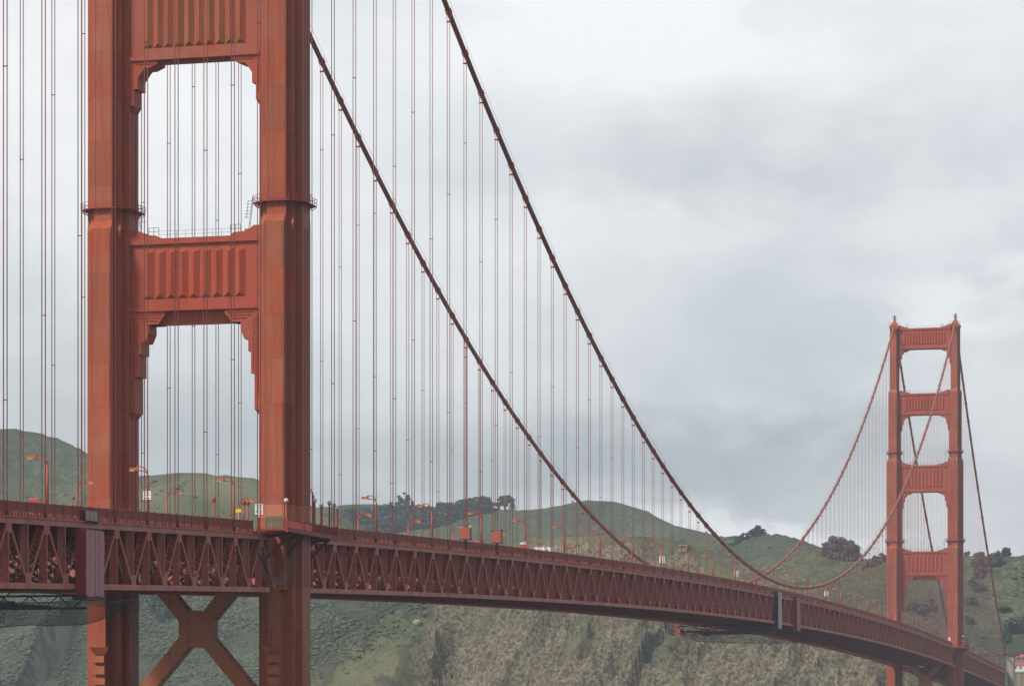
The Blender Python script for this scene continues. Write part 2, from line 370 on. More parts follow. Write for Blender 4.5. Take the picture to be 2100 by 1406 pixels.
    # X bracing below the deck
    for zc_ in (55.7, 27.0):
        m = MB(); h = 14.6; ox = 2.7; hz = 2.85; w = 2.5
        def P(x, z): return (x, zc_+z)
        c = 1.55
        oct_ = [P(-ox, -1.25), P(-1.25, -hz), P(1.25, -hz), P(ox, -1.25), P(ox, 1.25), P(1.25, hz), P(-1.25, hz), P(-ox, 1.25)]
        m.extr_y(oct_, -1.65, 1.65)
        X = HW-2.6
        for sx in (-1, 1):
            for sz in (-1, 1):
                a = (sx*1.25, sz*hz); b = (sx*ox, sz*1.25); L_ = (X-ox); g = 1.19
                pts = [P(*a), P(*b), P(b[0]+sx*L_, b[1]+sz*L_*g), P(a[0]+sx*(X-1.25), a[1]+sz*(X-1.25)*g)]
                m.extr_y(pts, -1.6, 1.6)
                # scalloped lacing plates along the rear edges
                n = 16
                for i in range(n):
                    for (q0, dd) in ((a, 1), (b, -1)):
                        t = (i+0.5)/n*(X-2.2); x = q0[0]+sx*t; z = q0[1]+sz*t*g
                        m.bar((x-0.2*sx, -1.4, zc_+z-0.2*sz*g+0.02*dd*sz), (x-0.2*sx, 1.4, zc_+z-0.2*sz*g+0.02*dd*sz), 0.2, 0.2)
        part('cross_brace', m, M['brace'], T)
    for z0 in (7.0, ):
        m = MB(); m.box(-HW+3.4, HW-3.4, -2.0, 2.0, z0, z0+5); part('strut', m, M['strut'], T)
    # pier
    m = MB(); n = 28
    ell = [(26*math.cos(2*PI*i/n), 12*math.sin(2*PI*i/n)) for i in range(n)]; m.prism(ell, -6, 4)
    part('pier', m, M['conc'], T)
    # sidewalk balconies around both legs
    for sx in (-1, 1):
        m = MB(); zf = zb(ty)+9.0; xo = sx*18.5; xi = sx*14.2; y0, y1 = -18.0, 14.0
        m.box(min(xi, xo), max(xi, xo), y0, y1, zf-0.35, zf)
        m.box(min(xo, xo+sx*0.12), max(xo, xo+sx*0.12), y0-0.1, y1+0.1, zf-0.5, zf+0.08)
        pl = part('balcony', m, M['rail'], T)
        for yy in (-13.5, -5.0, 3.5, 10.5):
            m = MB()
            m.bar((sx*13.9, yy, zf-4.6), (xo-sx*0.3, yy, zf-0.5), 0.3, 0.45)
            m.bar((sx*13.9, yy, zf-1.0), (xo-sx*0.3, yy, zf-0.6), 0.25, 0.5)
            part('bracket', m, M['inner'], T)
        m = MB()
        def pick(a, b):
            a = Vector(a); b = Vector(b); n = int((b-a).length/0.26)
            for i in range(n+1):
                p = a.lerp(b, i/n); m.bar(p+Vector((0,0,0.1)), p+Vector((0,0,1.3)), 0.06, 0.09)
            m.bar(a+Vector((0,0,1.36)), b+Vector((0,0,1.36)), 0.12, 0.1); m.bar(a+Vector((0,0,0.12)), b+Vector((0,0,0.12)), 0.08, 0.08)
        pick((xi, y0, zf), (xo, y0, zf)); pick((xo, y0, zf), (xo, y1, zf)); pick((xo, y1, zf), (xi, y1, zf))
        for p in ((xo, y0), (xo, y1), (xo, y0+10.7), (xo, y0+21.3), (xi, y0), (xi, y1)): m.box(p[0]-0.14, p[0]+0.14, p[1]-0.14, p[1]+0.14, zf-0.6, zf+1.6)
        part('balcony_railing', m, M['rail'], T)
    return T
near_tower = tower(TY0, 'huge red near tower filling the left of the photo, weathered paint and fluted struts', True)
far_tower = tower(TY1, 'whole red far tower standing small and hazy at the right before the green hills', False)

# ------------------------------------------------------------------ main cables
def cable(sx, label):
    T = empty('main_cable', (sx*HW, 0, 0), label, 'bridge cable', 'main suspension cables')
    def seg(y0, y1, n):
        m = MB(); m.tube([(0, y0+(y1-y0)*i/n, zc(y0+(y1-y0)*i/n)) for i in range(n+1)], 0.47, 12)
        part('cable_span', m, M['cable'], T, smooth=True)
    seg(0, SPAN, 168); seg(-343, 0, 40); seg(SPAN, SPAN+343, 46)
    m = MB(); hr = []
    for side in (-0.45, 0.45):
        for a, b, n in ((8, SPAN-8, 168), (SPAN+8, SPAN+340, 44)):
            m.tube([(side, a+(b-a)*i/n, zc(a+(b-a)*i/n)+1.25) for i in range(n+1)], 0.022, 4)
    for k in range(1, 84, 2):
        y = 4.9+15.24*k
        for side in (-0.45, 0.45): m.bar((side, y, zc(y)+0.3), (side, y, zc(y)+1.3), 0.04, 0.04)
    part('hand_ropes', m, M['darksteel'], T)
    return T
cabE = cable(1, 'nearer thick red cable, sagging to the deck then rising to the far tower')
cabW = cable(-1, 'farther thick red cable, crossing behind the nearer one low over the deck')
# lamps / devices on the nearer cable
def cable_fitting(sx, u, parent):
    pass

# ------------------------------------------------------------------ suspenders
def band_mb(slope):
    m = MB(); L_ = 0.55; c = 1/math.sqrt(1+slope*slope); d = Vector((0, c, slope*c))
    m.tube([d*-L_, d*-L_*0.9, d*L_*0.9, d*L_], [0.5, 0.63, 0.63, 0.5], 10)
    up = Vector((0, -slope*c, c)); m.bar(d*-L_ + up*0.62, d*L_ + up*0.62, 0.2, 0.22); m.bar(d*-L_ - up*0.66, d*L_ - up*0.66, 0.25, 0.26)
    return m
def hanger(sx, y, label, group, detail, thick=False):
    zt = zc(y); z0 = zb(y)+8.6; h = zt-z0
    T = empty('suspender', (sx*HW, y, z0), label, 'suspender rope', group)
    slope = (zc(y+0.5)-zc(y-0.5))
    bm_ = band_mb(slope); b = put('cable_band', bm_.mesh('cable_band', M['cable']), T, (0, 0, h))
    drop = min(1.9, h*0.4)
    for s in (-1, 1):
        m = MB()
        for t in (-0.10, 0.10):
            pts = [(s*0.23, t, 0), (s*0.23, t, h-drop), (s*0.40, t*1.2, h-0.25)] if h > 2.5 else [(s*0.23, t, 0), (s*0.3, t, h)]
            m.tube(pts, 0.040 if not thick else 0.07, 6 if detail else 4)
        part('rope_pair', m, M['rope'], T, smooth=True)
    m = MB(); n = int(h//40)
    m.box(-0.34, 0.34, -0.24, 0.24, h-drop-0.12, h-drop+0.12)
    off = (int(y*7) % 20)
    for k in range(n):
        zz = 14+off*1.6+k*40
        if zz < h-4: m.box(-0.29, 0.29, -0.15, 0.15, zz-0.045, zz+0.045)
    m.box(-0.36, 0.36, -0.26, 0.26, -0.1, 0.75)
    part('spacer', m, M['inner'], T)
for sx, cname in ((1, 'nearer'), (-1, 'farther')):
    k = 1
    for i in range(1, 84):
        y = 4.9+15.24*i; tn = 'near' if sx > 0 else 'far'
        if y > SPAN-8: break
        lab = f"{ordinal(i)} suspender right of the near tower on the {cname} cable, red rope pair" if y < 700 else f"{ordinal(84-i)} suspender left of the far tower on the {cname} cable, faint ropes"
        if sx < 0 and i == 18: lab = 'thick sheathed suspender on the farther cable, in line with the left orange work cage'
        hanger(sx, y, lab, f'suspenders of the {cname} cable', y < 350, thick=(sx < 0 and i == 18))
    n = 11 if sx > 0 else 6
    for i in range(n):
        y = -12.4-15.24*i
        hanger(sx, y, f"{ordinal(i+1)} suspender left from the near tower on the {cname} cable, running off the top", f'suspenders of the {cname} cable', True)
    for i in range(20):
        y = SPAN+17+15.24*i
        if zc(y) < zb(y)+11.5: break
        hanger(sx, y, f"{ordinal(i+1)} suspender right of the far tower on the {cname} cable, very faint", f'suspenders of the {cname} cable', False)

# ------------------------------------------------------------------ stiffening trusses
def bay_mesh(detail):
    """one 15.24 m bay centred on a top node; local z=0 is the underside of the bottom chord"""
    m = MB(); xo, xi = 0.52, -0.52; zl, zt = 0.45, 8.25; h = 7.62
    def member(a, b, w, lace):
        A = Vector((0, a[0], a[1])); B = Vector((0, b[0], b[1]))
        for X in (xo, xi): m.bar(A+Vector((X,0,0)), B+Vector((X,0,0)), 0.08, w, (1,0,0))
        d = (B-A); n = max(3, int(d.length/0.85)); t = Vector((0, -d.z, d.y)).normalized()
        if lace and detail:
            for sgn in (-1, 1):
                for i in range(n):
                    p = A.lerp(B, i/n)+t*(w*0.42*sgn); q = A.lerp(B, (i+1)/n)+t*(w*0.42*sgn)
                    X = 0.48
                    m.bar(p+Vector((-X if i % 2 else X,0,0)), q+Vector((X if i % 2 else -X,0,0)), 0.09, 0.05)
                    m.bar(p+Vector((X if i % 2 else -X,0,0)), q+Vector((-X if i % 2 else X,0,0)), 0.09, 0.05)
            for e in (0.06, 0.94):
                p = A.lerp(B, e); m.bar(p-Vector((0.5,0,0)), p+Vector((0.5,0,0)), w*0.85, 0.9, (0, d.z, -d.y))
        elif lace:
            for i in range(0, n, 2):
                p = A.lerp(B, i/n); q = A.lerp(B, min(1, (i+1.3)/n)); m.bar(p+Vector((0.48,0,0)), q-Vector((0.48,0,0)), 0.25, 0.1)
    member((-h, zl), (0, zt), 0.46, True)
    member((0, zt), (h, zl), 0.46, True)
    for yy in (0.0, h):
        for X in (xo, ): m.box(X-0.04, X+0.04, yy-0.16, yy+0.16, zl, zt)
        m.box(-0.5, 0.40, yy-0.05, yy+0.05, zl, zt)      # solid web of the vertical post
    # gussets: trapezoid plates on both planes
    for X in (0.565, -0.565):
        for (yc, z0, z1, w0, w1) in ((0, 6.7, 7.85, 0.85, 1.3),):
            m.add([(X-0.02,yc-w0,z0),(X-0.02,yc+w0,z0),(X-0.02,yc+w1,z1),(X-0.02,yc-w1,z1),(X+0.02,yc-w0,z0),(X+0.02,yc+w0,z0),(X+0.02,yc+w1,z1),(X+0.02,yc-w1,z1)],[(0,3,2,1),(4,5,6,7),(0,1,5,4),(1,2,6,5),(2,3,7,6),(3,0,4,7)])
        yc = h
        m.add([(X-0.02,yc-1.2,0.7),(X-0.02,yc+1.2,0.7),(X-0.02,yc+0.85,2.0),(X-0.02,yc-0.85,2.0),(X+0.02,yc-1.2,0.7),(X+0.02,yc+1.2,0.7),(X+0.02,yc+0.85,2.0),(X+0.02,yc-0.85,2.0)],[(0,3,2,1),(4,5,6,7),(0,1,5,4),(1,2,6,5),(2,3,7,6),(3,0,4,7)])
    return m
BAYN = bay_mesh(True).mesh('truss_bay', M['truss']); BAYF = bay_mesh(False).mesh('truss_bay', M['truss'])
def frame_mesh(detail):
    """cross frame between the trusses: floor beam and sway lattice, local"""
    m = MB(); X = 12.9
    for yy in (0.0, 7.62):
        m.box(-X, X, yy-0.10, yy+0.10, 5.6, 8.3); m.box(-X, X, yy-0.3, yy+0.3, 5.35, 5.597)
    m.box(-X, X, -0.25, 0.25, 0.05, 0.5)
    m.box(-X, X, 7.37, 7.87, 0.05, 0.5)
    for s in (-1, 1):
        m.bar((s*X, 0, 0.7), (s*X*0.45, 0, 5.3), 0.35, 0.4); m.bar((0, 0, 0.6), (s*X*0.45, 0, 5.3), 0.35, 0.4)
        m.bar((s*X, 7.62, 0.7), (s*X*0.62, 7.62, 5.3), 0.3, 0.35)
    # bottom laterals
    for s in (-1, 1):
        m.bar((s*X, -7.62, 0.25), (0, 0, 0.25), 0.45, 0.4); m.bar((0, 0, 0.25), (s*X, 7.62, 0.25), 0.45, 0.4)
    return m
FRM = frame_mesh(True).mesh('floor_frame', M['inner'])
def sweep(m, ys, x0, x1, dz0, dz1):
    V = []; F = []
    for y in ys:
        z = zb(y); V += [(x0,y,z+dz0),(x1,y,z+dz0),(x1,y,z+dz1),(x0,y,z+dz1)]
    n = len(ys)
    for i in range(n-1):
        a = 4*i; b = a+4
        F += [(a,a+1,b+1,b),(a+1,a+2,b+2,b+1),(a+2,a+3,b+3,b+2),(a+3,a,b,b+3)]
    F += [(0,3,2,1), (4*(n-1),4*(n-1)+1,4*(n-1)+2,4*(n-1)+3)]
    m.add(V, F)
def yrange(a, b, st=7.62):
    n = max(1, int(round((b-a)/st))); return [a+(b-a)*i/n for i in range(n+1)]
XT = 13.55
SPANS = [('centre span', 14.0, 1273.0, [4.9+15.24*i for i in range(1, 83)]),
         ('side span left of the near tower', -160.0, -7.5, [-12.1-15.24*i for i in range(10)]),
         ('side span right of the far tower', 1289.0, 1622.0, [1297+15.24*i for i in range(21)])]
for sname, ya, yb, nodes in SPANS:
    for sx, cn in ((1, 'nearer'), (-1, 'farther')):
        T = empty('truss', (0, 0, 0), f'{cn} red lattice truss along the {sname}', 'bridge truss', 'stiffening trusses')
        for nm, d0, d1 in (('top_chord', 7.85, 8.7), ('bottom_chord', 0.0, 0.72)):
            m = MB(); x0, x1 = sorted((sx*(XT-0.6), sx*(XT+0.6))); sweep(m, yrange(ya, yb), x0, x1, d0, d1)
            if nm == 'top_chord': sweep(m, yrange(ya, yb), min(sx*(XT+0.6), sx*(XT+0.85)), max(sx*(XT+0.6), sx*(XT+0.85)), 8.58, 8.7)
            # splice plates
            for y in yrange(ya+4, yb-4, 15.24):
                Xs = sx*(XT+0.605); m.add([(Xs,y-0.9,zb(y-0.9)+d0+0.06),(Xs,y+0.9,zb(y+0.9)+d0+0.06),(Xs,y+0.9,zb(y+0.9)+d1-0.16),(Xs,y-0.9,zb(y-0.9)+d1-0.16),
                       (Xs+sx*0.03,y-0.9,zb(y-0.9)+d0+0.06),(Xs+sx*0.03,y+0.9,zb(y+0.9)+d0+0.06),(Xs+sx*0.03,y+0.9,zb(y+0.9)+d1-0.16),(Xs+sx*0.03,y-0.9,zb(y-0.9)+d1-0.16)],[(0,3,2,1),(4,5,6,7),(0,1,5,4),(1,2,6,5),(2,3,7,6),(3,0,4,7)])
            part(nm, m, M['chord'], T)
        for y in nodes:
            if ya > 0 and y+7.7 > yb+2: continue
            o = put('truss_bay', BAYN if (y < 320 and sx > 0) else BAYF, T, (sx*XT, y, zb(y)))
            o.rotation_euler.x = math.atan(zb(y+5)-zb(y-5))*0 + math.atan((zb(y+5)-zb(y-5))/10)
            if sx < 0: o.scale.x = -1
    D = empty('deck', (0, 0, 0), f'roadway deck of the {sname} between its trusses', 'bridge deck', 'bridge decks')
    ys = yrange(ya-(10 if ya > 0 else 0), yb+(10 if yb < 1300 else 0))
    m = MB(); sweep(m, ys, -9.6, 9.6, 8.95, 9.2); part('roadway', m, M['asphalt'], D)
    m = MB()
    for sx in (-1, 1):
        sweep(m, ys, *sorted((sx*9.62, sx*13.45)), 9.02, 9.22)
    part('sidewalk', m, M['walk'], D)
    for sx in (-1, 1): m = MB(); sweep(m, ys, *sorted((sx*9.75, sx*9.95)), 9.22, 9.95); part('barrier', m, M['walk'], D)
    m = MB()
    for x in (-12.4, -9.0, -6.0, -3.0, 0, 3.0, 6.0, 9.0, 12.4): sweep(m, ys, x-0.18, x+0.18, 8.32, 8.93)
    sweep(m, ys, -4.2, -3.6, 0.05, 0.45); sweep(m, ys, 3.6, 4.2, 0.05, 0.45)
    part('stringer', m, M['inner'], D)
    for y in nodes:
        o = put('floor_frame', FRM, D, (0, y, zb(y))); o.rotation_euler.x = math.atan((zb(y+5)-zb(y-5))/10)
    # railings
    for sx in (1, -1):
        m = MB(); X = sx*13.75
        yr = [y for y in yrange(ya-(10 if ya > 0 else 0), yb+(10 if yb < 1300 else 0), 3.81)]
        blocks = [yr]
        tyc = [TY0, TY1]
        yr = [y for y in yr if all(not (t-17.6 < y < t+13.8) for t in tyc)]
        sweep_sets = []
        cur = [yr[0]]
        for a, b in zip(yr, yr[1:]):
            if b-a > 6: sweep_sets.append(cur); cur = [b]
            else: cur.append(b)
        sweep_sets.append(cur)
        for S_ in sweep_sets:
            if len(S_) < 2: continue
            sweep(m, S_, *sorted((X-0.07, X+0.07)), 10.45, 10.56)
            sweep(m, S_, *sorted((X-0.05, X+0.05)), 9.36, 9.46)
            for y in S_:
                z = zb(y); m.box(X-0.10, X+0.10, y-0.09, y+0.09, z+8.7, z+10.72)
                m.bar((X, y, z+8.85), (X-sx*1.1, y, z+8.85), 0.16, 0.2)
            if sx > 0:
                yy = S_[0]; near_end = min(S_[-1], 330)
                while yy < near_end:
                    z = zb(yy); m.box(X-0.03, X+0.03, yy-0.055, yy+0.055, z+9.4, z+10.5); yy += 0.15
                far_ = [y for y in S_ if y >= 326]
                if len(far_) > 1: sweep(m, far_, X-0.02, X+0.02, 9.47, 10.44)
                yy = S_[0]
                while yy < min(S_[-1], 700):
                    z = zb(yy); q = 0.16+0.5*((int(yy*13) % 7)/7.0); m.box(X-0.06, X+0.06, yy-q, yy+q, z+8.7, z+9.36); yy += 1.27
            else:
                sweep(m, S_, X-0.02, X+0.02, 9.47, 10.44)
        part('railing', m, M['rail'], D)

# ------------------------------------------------------------------ street lamps
def lamp_proto():
    T = empty('street_lamp', (0, 0, 0), 'x', 'street lamp', 'lamps along the roadway')
    m = MB(); m.tube([(0,0,0),(0,0,0.9)], [0.3, 0.2], 8); H = 6.0
    H = 7.7; m.tube([(0,0,0.5),(0,0,H-1.35)], [0.2,0.17], 8)
    part('post', m, M['lamp'], T, smooth=True)
    m = MB()
    for R, Z0, zt, xe in ((1.3, H-1.45, H, -1.55), (0.95, H-1.45, H-0.62, -1.55)):
        pp = []
        for i in range(9):
            a = PI/2*i/8; pp.append((-R*(1-math.cos(a)), 0, Z0 + (zt-Z0)*math.sin(a)))
        pp.append((xe, 0, zt)); m.tube(pp, 0.075, 6)
    part('arm', m, M['lamp'], T, smooth=True)
    m = MB(); m.prism([(-1.7,-0.17),(-2.65,-0.2),(-2.65,0.2),(-1.7,0.17)], H-0.52, H-0.2, [(-1.7,-0.14),(-2.6,-0.15),(-2.6,0.15),(-1.7,0.14)])
    m.box(-1.7, -1.38, -0.14, 0.14, H-0.6, H-0.03)
    hd = part('lamp_head', m, M['lamphead'], T)
    m = MB(); m.prism([(-1.95,-0.14),(-2.6,-0.16),(-2.6,0.16),(-1.95,0.14)], H-0.66, H-0.523, [(-1.85,-0.16),(-2.62,-0.18),(-2.62,0.18),(-1.85,0.16)]); part('lens', m, M['lens'], hd)
    return T
LP = lamp_proto(); first = True
ys_l = [('left from the near tower', [-21.0-45.72*i for i in range(3)]), ('right of the near tower', [28.6+45.72*i for i in range(27)]), ('right of the far tower', [1302+45.72*i for i in range(7)])]
for sx, cn in ((1, 'nearer'), (-1, 'farther')):
    for ph, ys in ys_l:
        for i, y in enumerate(ys):
            o = LP if first else copy_tree(LP); first = False
            o.location = (sx*12.1, y, zb(y)+9.3); o.rotation_euler.z = 0 if sx > 0 else PI
            o['label'] = f"{ordinal(i+1)} curved-arm street lamp {ph} on the {cn} kerb"
            if sx < 0: o['label'] = f"{ordinal(i+1)} curved-arm street lamp {ph} on the {cn} kerb, head turned right"

# globe lamps by the towers
def globe(x, y, zf, h, label, gm='globe'):
    T = empty('globe_lamp', (x, y, zf), label, 'lamp post', 'globe lamps round the tower balconies')
    m = MB(); m.tube([(0,0,0),(0,0,0.5),(0,0,h-0.35)], [0.2,0.15,0.13], 8); m.tube([(0,0,h-0.4),(0,0,h-0.25)], [0.13,0.26], 8); part('post', m, M['lamp'], T, smooth=True)
    m = MB(); m.sphere((0,0,h), 0.36, 12, 8); part('globe', m, M[gm], T, smooth=True)
    return T
zf0 = zb(TY0)+9.0; zf1 = zb(TY1)+9.0
globe(18.4, -14.4, zf0, 4.1, 'globe lamp on the front corner of the balcony before the near tower leg')
globe(18.4, 3.5, zf0, 5.0, 'globe lamp just right of the near tower leg, leftmost of the row there')
globe(18.4, 8.0, zf0, 4.4, 'short globe lamp second right of the near tower leg')
globe(18.4, 13.2, zf0, 5.1, 'tall globe lamp third right of the near tower leg')
globe(18.2, 17.2, zf0, 5.0, 'globe lamp on the end corner of the near tower balcony')
globe(13.0, 41.5, zb(41)+9.3, 4.6, 'bright globe lamp standing past the balcony end on the sidewalk')
globe(13.0, -35.8, zb(-36)+9.3, 3.9, 'red capped bollard lamp left of the near tower leg, alone', 'lamp')
globe(13.0, -18.6, zb(-19)+9.3, 3.9, 'left of two close red bollard lamps beside the speed limit sign', 'lamp')
globe(13.0, -16.2, zb(-16)+9.3, 3.9, 'right of two close red bollard lamps beside the speed limit sign', 'lamp')
for i, (x, y) in enumerate(((18.4, -14.4), (18.4, 3.5), (18.4, 12.5), (18.4, 16.8))):
    globe(x, TY1+y-3.5, zf1, 5.0, f'{ordinal(i+1)} globe lamp from the left on the far tower balcony')

# ------------------------------------------------------------------ signs
def text_part(body, size, loc, mat, parent, name='lettering'):
    cu = bpy.data.curves.new(name, 'FONT'); cu.body = body; cu.size = size; cu.align_x = 'CENTER'; cu.align_y = 'CENTER'; cu.extrude = 0.01
    o = bpy.data.objects.new(name, cu); COL.objects.link(o); o.location = loc; o.rotation_euler = (PI/2, 0, 0)
    cu.materials.append(mat); dg = bpy.context.evaluated_depsgraph_get(); dg.update()
    me = bpy.data.meshes.new_from_object(o.evaluated_get(dg)); bpy.data.objects.remove(o)
    q = put(name, me, parent, loc); q.rotation_euler = (PI/2, 0, 0); return q
def sign(x, y, z, w, h, label, mat, post=None, texts=()):
    T = empty('road_sign', (x, y, z), label, 'road sign')
    m = MB(); m.box(-w/2, w/2, -0.03, 0.03, -h/2, h/2); pn = part('panel', m, mat, T)
    if post: m = MB(); m.box(-0.06, 0.06, 0.035, 0.15, post, h*0.4); part('post', m, M['steel'], T)
    for body, size, dx, dz in texts: text_part(body, size, (dx, -0.042, dz), M['black'], T)
    return T
P45 = onx(531, 1043.5, 11.2)
sign(P45[0], P45[1], P45[2], 1.22, 1.6, 'white speed limit 45 sign beside the foot of the near tower leg', M['white'], post=-3.0,
     texts=[('SPEED', 0.34, 0, 0.55), ('LIMIT', 0.34, 0, 0.2), ('45', 0.95, 0, -0.36)])
PW = onx(317.5, 1018, 12.0)
ns = sign(PW[0], -66.9, PW[2], 1.15, 1.15, 'white square notice with four text lines on the lamp post between near tower legs', M['white'])
m = MB()   # its words cannot be made out in the photograph, only four rows of small grey marks
for zr, wd in ((0.38, 0.62), (0.09, 0.84), (-0.15, 0.26), (-0.40, 0.80)):
    x = -wd/2; k = 0
    while x < wd/2-0.04: m.box(x, x+0.055+0.02*(k % 3), -0.042, -0.032, zr-0.06, zr+0.06-0.02*(k % 2)); x += 0.105; k += 1
part('lettering', m, M['black'], ns)
PY_ = onx(489, 1046.5, 12.4); sign(PY_[0], PY_[1], PY_[2], 0.85, 0.5, 'small yellow plate on the lamp post left of the speed limit sign', M['yellow'], post=-1.6)
for (u, v, w, h, nm) in ((1357.5, 1146.5, 1.35, 1.75, 'leftmost white grid sign above the far rail, in front of the brown cliff'), (1510.5, 1176, 1.2, 1.7, 'white sign right of centre where the two cables cross'), (1694.5, 1216.5, 1.35, 1.65, 'white sign low over the rail just right of the lowest point of the cable')):
    P = onx(u, v, 12.0)
    s = sign(P[0], P[1], P[2], w, h, nm, M['white'], post=-2.6)
    m = MB()
    for dz in (-0.25, 0.25): m.box(-w*0.5, w*0.5, -0.045, -0.032, dz*h-0.03, dz*h+0.03)
    for dx in (-0.2, 0.2): m.box(dx*w-0.05, dx*w+0.05, -0.045, -0.032, -h/2+0.1, h/2-0.1)
    part('grid', m, M['rope'], s)
P = onx(1947, 1309, 12.5); sign(P[0], P[1], P[2], 1.0, 1.5, 'tiny white sign left of the far tower leg foot', M['white'], post=-2.0)
P = onx(1954, 1315, 13.0); sign(P[0], P[1], P[2], 1.1, 0.55, 'tiny yellow sign at the far tower leg foot', M['yellow'], post=-1.0)
# notice board on the leg
T = empty('notice_board', (13.9, TY0-7.2, 71.75), 'green notice board fixed to the foot of the near tower leg behind the railing', 'notice board')
m = MB(); m.box(-1.35, 1.35, -0.02, 0.16, -1.0, 0.85); part('panel', m, M['green'], T)
m = MB()
for a in (-1.4, 1.35): m.box(a, a+0.06, -0.07, 0.1, -1.05, 0.9)
for a in (-1.05, 0.855): m.box(-1.4, 1.41, -0.06, 0.1, a, a+0.05)
part('frame', m, M['rope'], T)
m = MB()
for i in range(3): m.box(-0.8+i*0.65, -0.35+i*0.65, -0.035, -0.022, -0.8, -0.1)
m.box(-1.0, 1.0, -0.035, -0.022, 0.3, 0.36); m.box(-0.9, 0.9, -0.035, -0.022, 0.1, 0.14)
part('poster', m, plain('poster grey green', (0.16, 0.22, 0.15), 0.6), T)

# ------------------------------------------------------------------ maintenance enclosures on the trusses
def enclosure(ya, yb, x0, x1, zlo, zhi, label, south, east, hatch=True):
    T = empty('work_enclosure', ((x0+x1)/2, ya, zb(ya)+zlo), label, 'work enclosure', 'wrapped work enclosures on the truss')
    L_ = yb-ya; W = x1-x0; H = zhi-zlo; m = MB()
    m.add([(-W/2,0,0),(W/2,0,0),(W/2,0,H),(-W/2,0,H),(-W/2,0.05,0),(W/2,0.05,0),(W/2,0.05,H),(-W/2,0.05,H)],[(0,1,2,3),(4,7,6,5),(0,4,5,1),(1,5,6,2),(2,6,7,3),(3,7,4,0)])
    part('end_cloth', m, south, T)
    # side sheeting, slightly billowing
    nx, nz = 24, 8; V = []; F = []
    for i in range(nx+1):
        for j in range(nz+1):
            V.append((W/2+0.05+0.05*math.sin(i*1.9)+0.03*random.random(), L_*i/nx, H*j/nz))
    for i in range(nx):
        for j in range(nz): a = i*(nz+1)+j; F.append((a, a+nz+1, a+nz+2, a+1))
    m = MB(); m.add(V, F); m.box(-W/2, W/2+0.03, L_-0.05, L_, 0, H); part('side_sheeting', m, east, T)
    m = MB(); m.box(-W/2-0.3, W/2+0.25, -0.3, L_+0.2, -0.55, -0.1)
    for i in range(8): m.bar((W/2+0.2, L_*i/7, -1.2), (W/2+0.2, L_*i/7, -0.5), 0.07, 0.07)
    m.bar((W/2+0.2, 0, -1.2), (W/2+0.2, L_, -1.2), 0.06, 0.06); m.box(-W/2-0.2, W/2+0.1, 0.1, L_, H+0.02, H+0.12)
    part('scaffold', m, M['darksteel'], T)
    return T
enclosure(-107.5, -99.6, 14.25, 15.6, -0.75, 7.6, 'tall red and pinkish sheeted enclosure wrapped round the truss left of the near tower', M['wrapS'], M['wrapE'])
e2 = enclosure(603.5, 611.5, 13.0, 15.2, -1.4, 9.4, 'left of two tall enclosures on the far truss, dark end and pale grey side', M['darksteel'], M['wrapG'])
e3 = enclosure(651, 659, 13.0, 15.2, -1.2, 9.0, 'right of two tall enclosures on the far truss, red end and plum side', M['wrapS'], M['wrapE'])
# hut above the near enclosure
T = empty('equipment_box', (13.9, -101.0, zb(-101)+9.2), 'grey three-panelled box standing on the rail above the sheeted enclosure', 'equipment box')
m = MB(); m.box(-0.5, 0.5, -2.6, 2.8, -0.8, 0.8); part('frame', m, M['darksteel'], T)
for i in range(3): m = MB(); m.box(0.505, 0.53, -2.4+i*1.75, -0.85+i*1.75, -0.4, 0.8); part('panel', m, plain('dusty pink panel', (0.55, 0.33, 0.33), 0.7), T)
# cages on suspenders
for y, lab, k in ((4.9+15.24*9, 'left of two square orange work cages hanging over the rail on the suspenders', 0), (4.9+15.24*11, 'right of two square orange work cages hanging over the rail on the suspenders', 1)):
    T = empty('work_cage', (HW+0.1, y, zb(y)+10.75), lab, 'work cage', 'orange work cages')
    m = MB(); m.box(-0.95, 0.95, -0.85, 0.85, 0.25, 2.3); part('cloth_box', m, M['boxred'], T)
    m = MB()
    for dx in (-0.9, 0.9):
        for dy in (-0.8, 0.8): m.box(dx-0.04, dx+0.04, dy-0.04, dy+0.04, 2.4, 2.75)
    m.box(-0.2, 0.2, -0.2, 0.2, -1.2, 0.25); m.box(-1.1, 1.1, -0.95, 0.95, 0.1, 0.245)
    part('frame', m, M['darksteel'], T)
    m = MB(); m.box(0.75, 1.1, -0.5, 0.3, 2.42, 2.8); m.box(-1.1, -0.75, -0.3, 0.3, 2.42, 2.6); part('tool_box', m, M['white'] if k == 0 else M['darksteel'], T)
# portable toilet
T = empty('portable_toilet', (12.4, 208.0, zb(208)+9.3), 'red portable toilet with a white rounded roof on the sidewalk right of the work cages', 'portable toilet')
m = MB(); m.box(-0.6, 0.6, -0.6, 0.6, 0, 2.2); m.box(-0.5, 0.5, -0.63, -0.603, 0.1, 2.0); part('cabin', m, M['carred'], T)
m = MB(); m.extr_y([(-0.66,2.2),(0.66,2.2),(0.6,2.4),(0.35,2.56),(0,2.62),(-0.35,2.56),(-0.6,2.4)], -0.66, 0.66); part('roof', m, M['white'], T)
m = MB(); m.tube([(0.3,0.3,2.5),(0.3,0.3,2.95)], 0.06, 6); part('vent_pipe', m, M['white'], T)

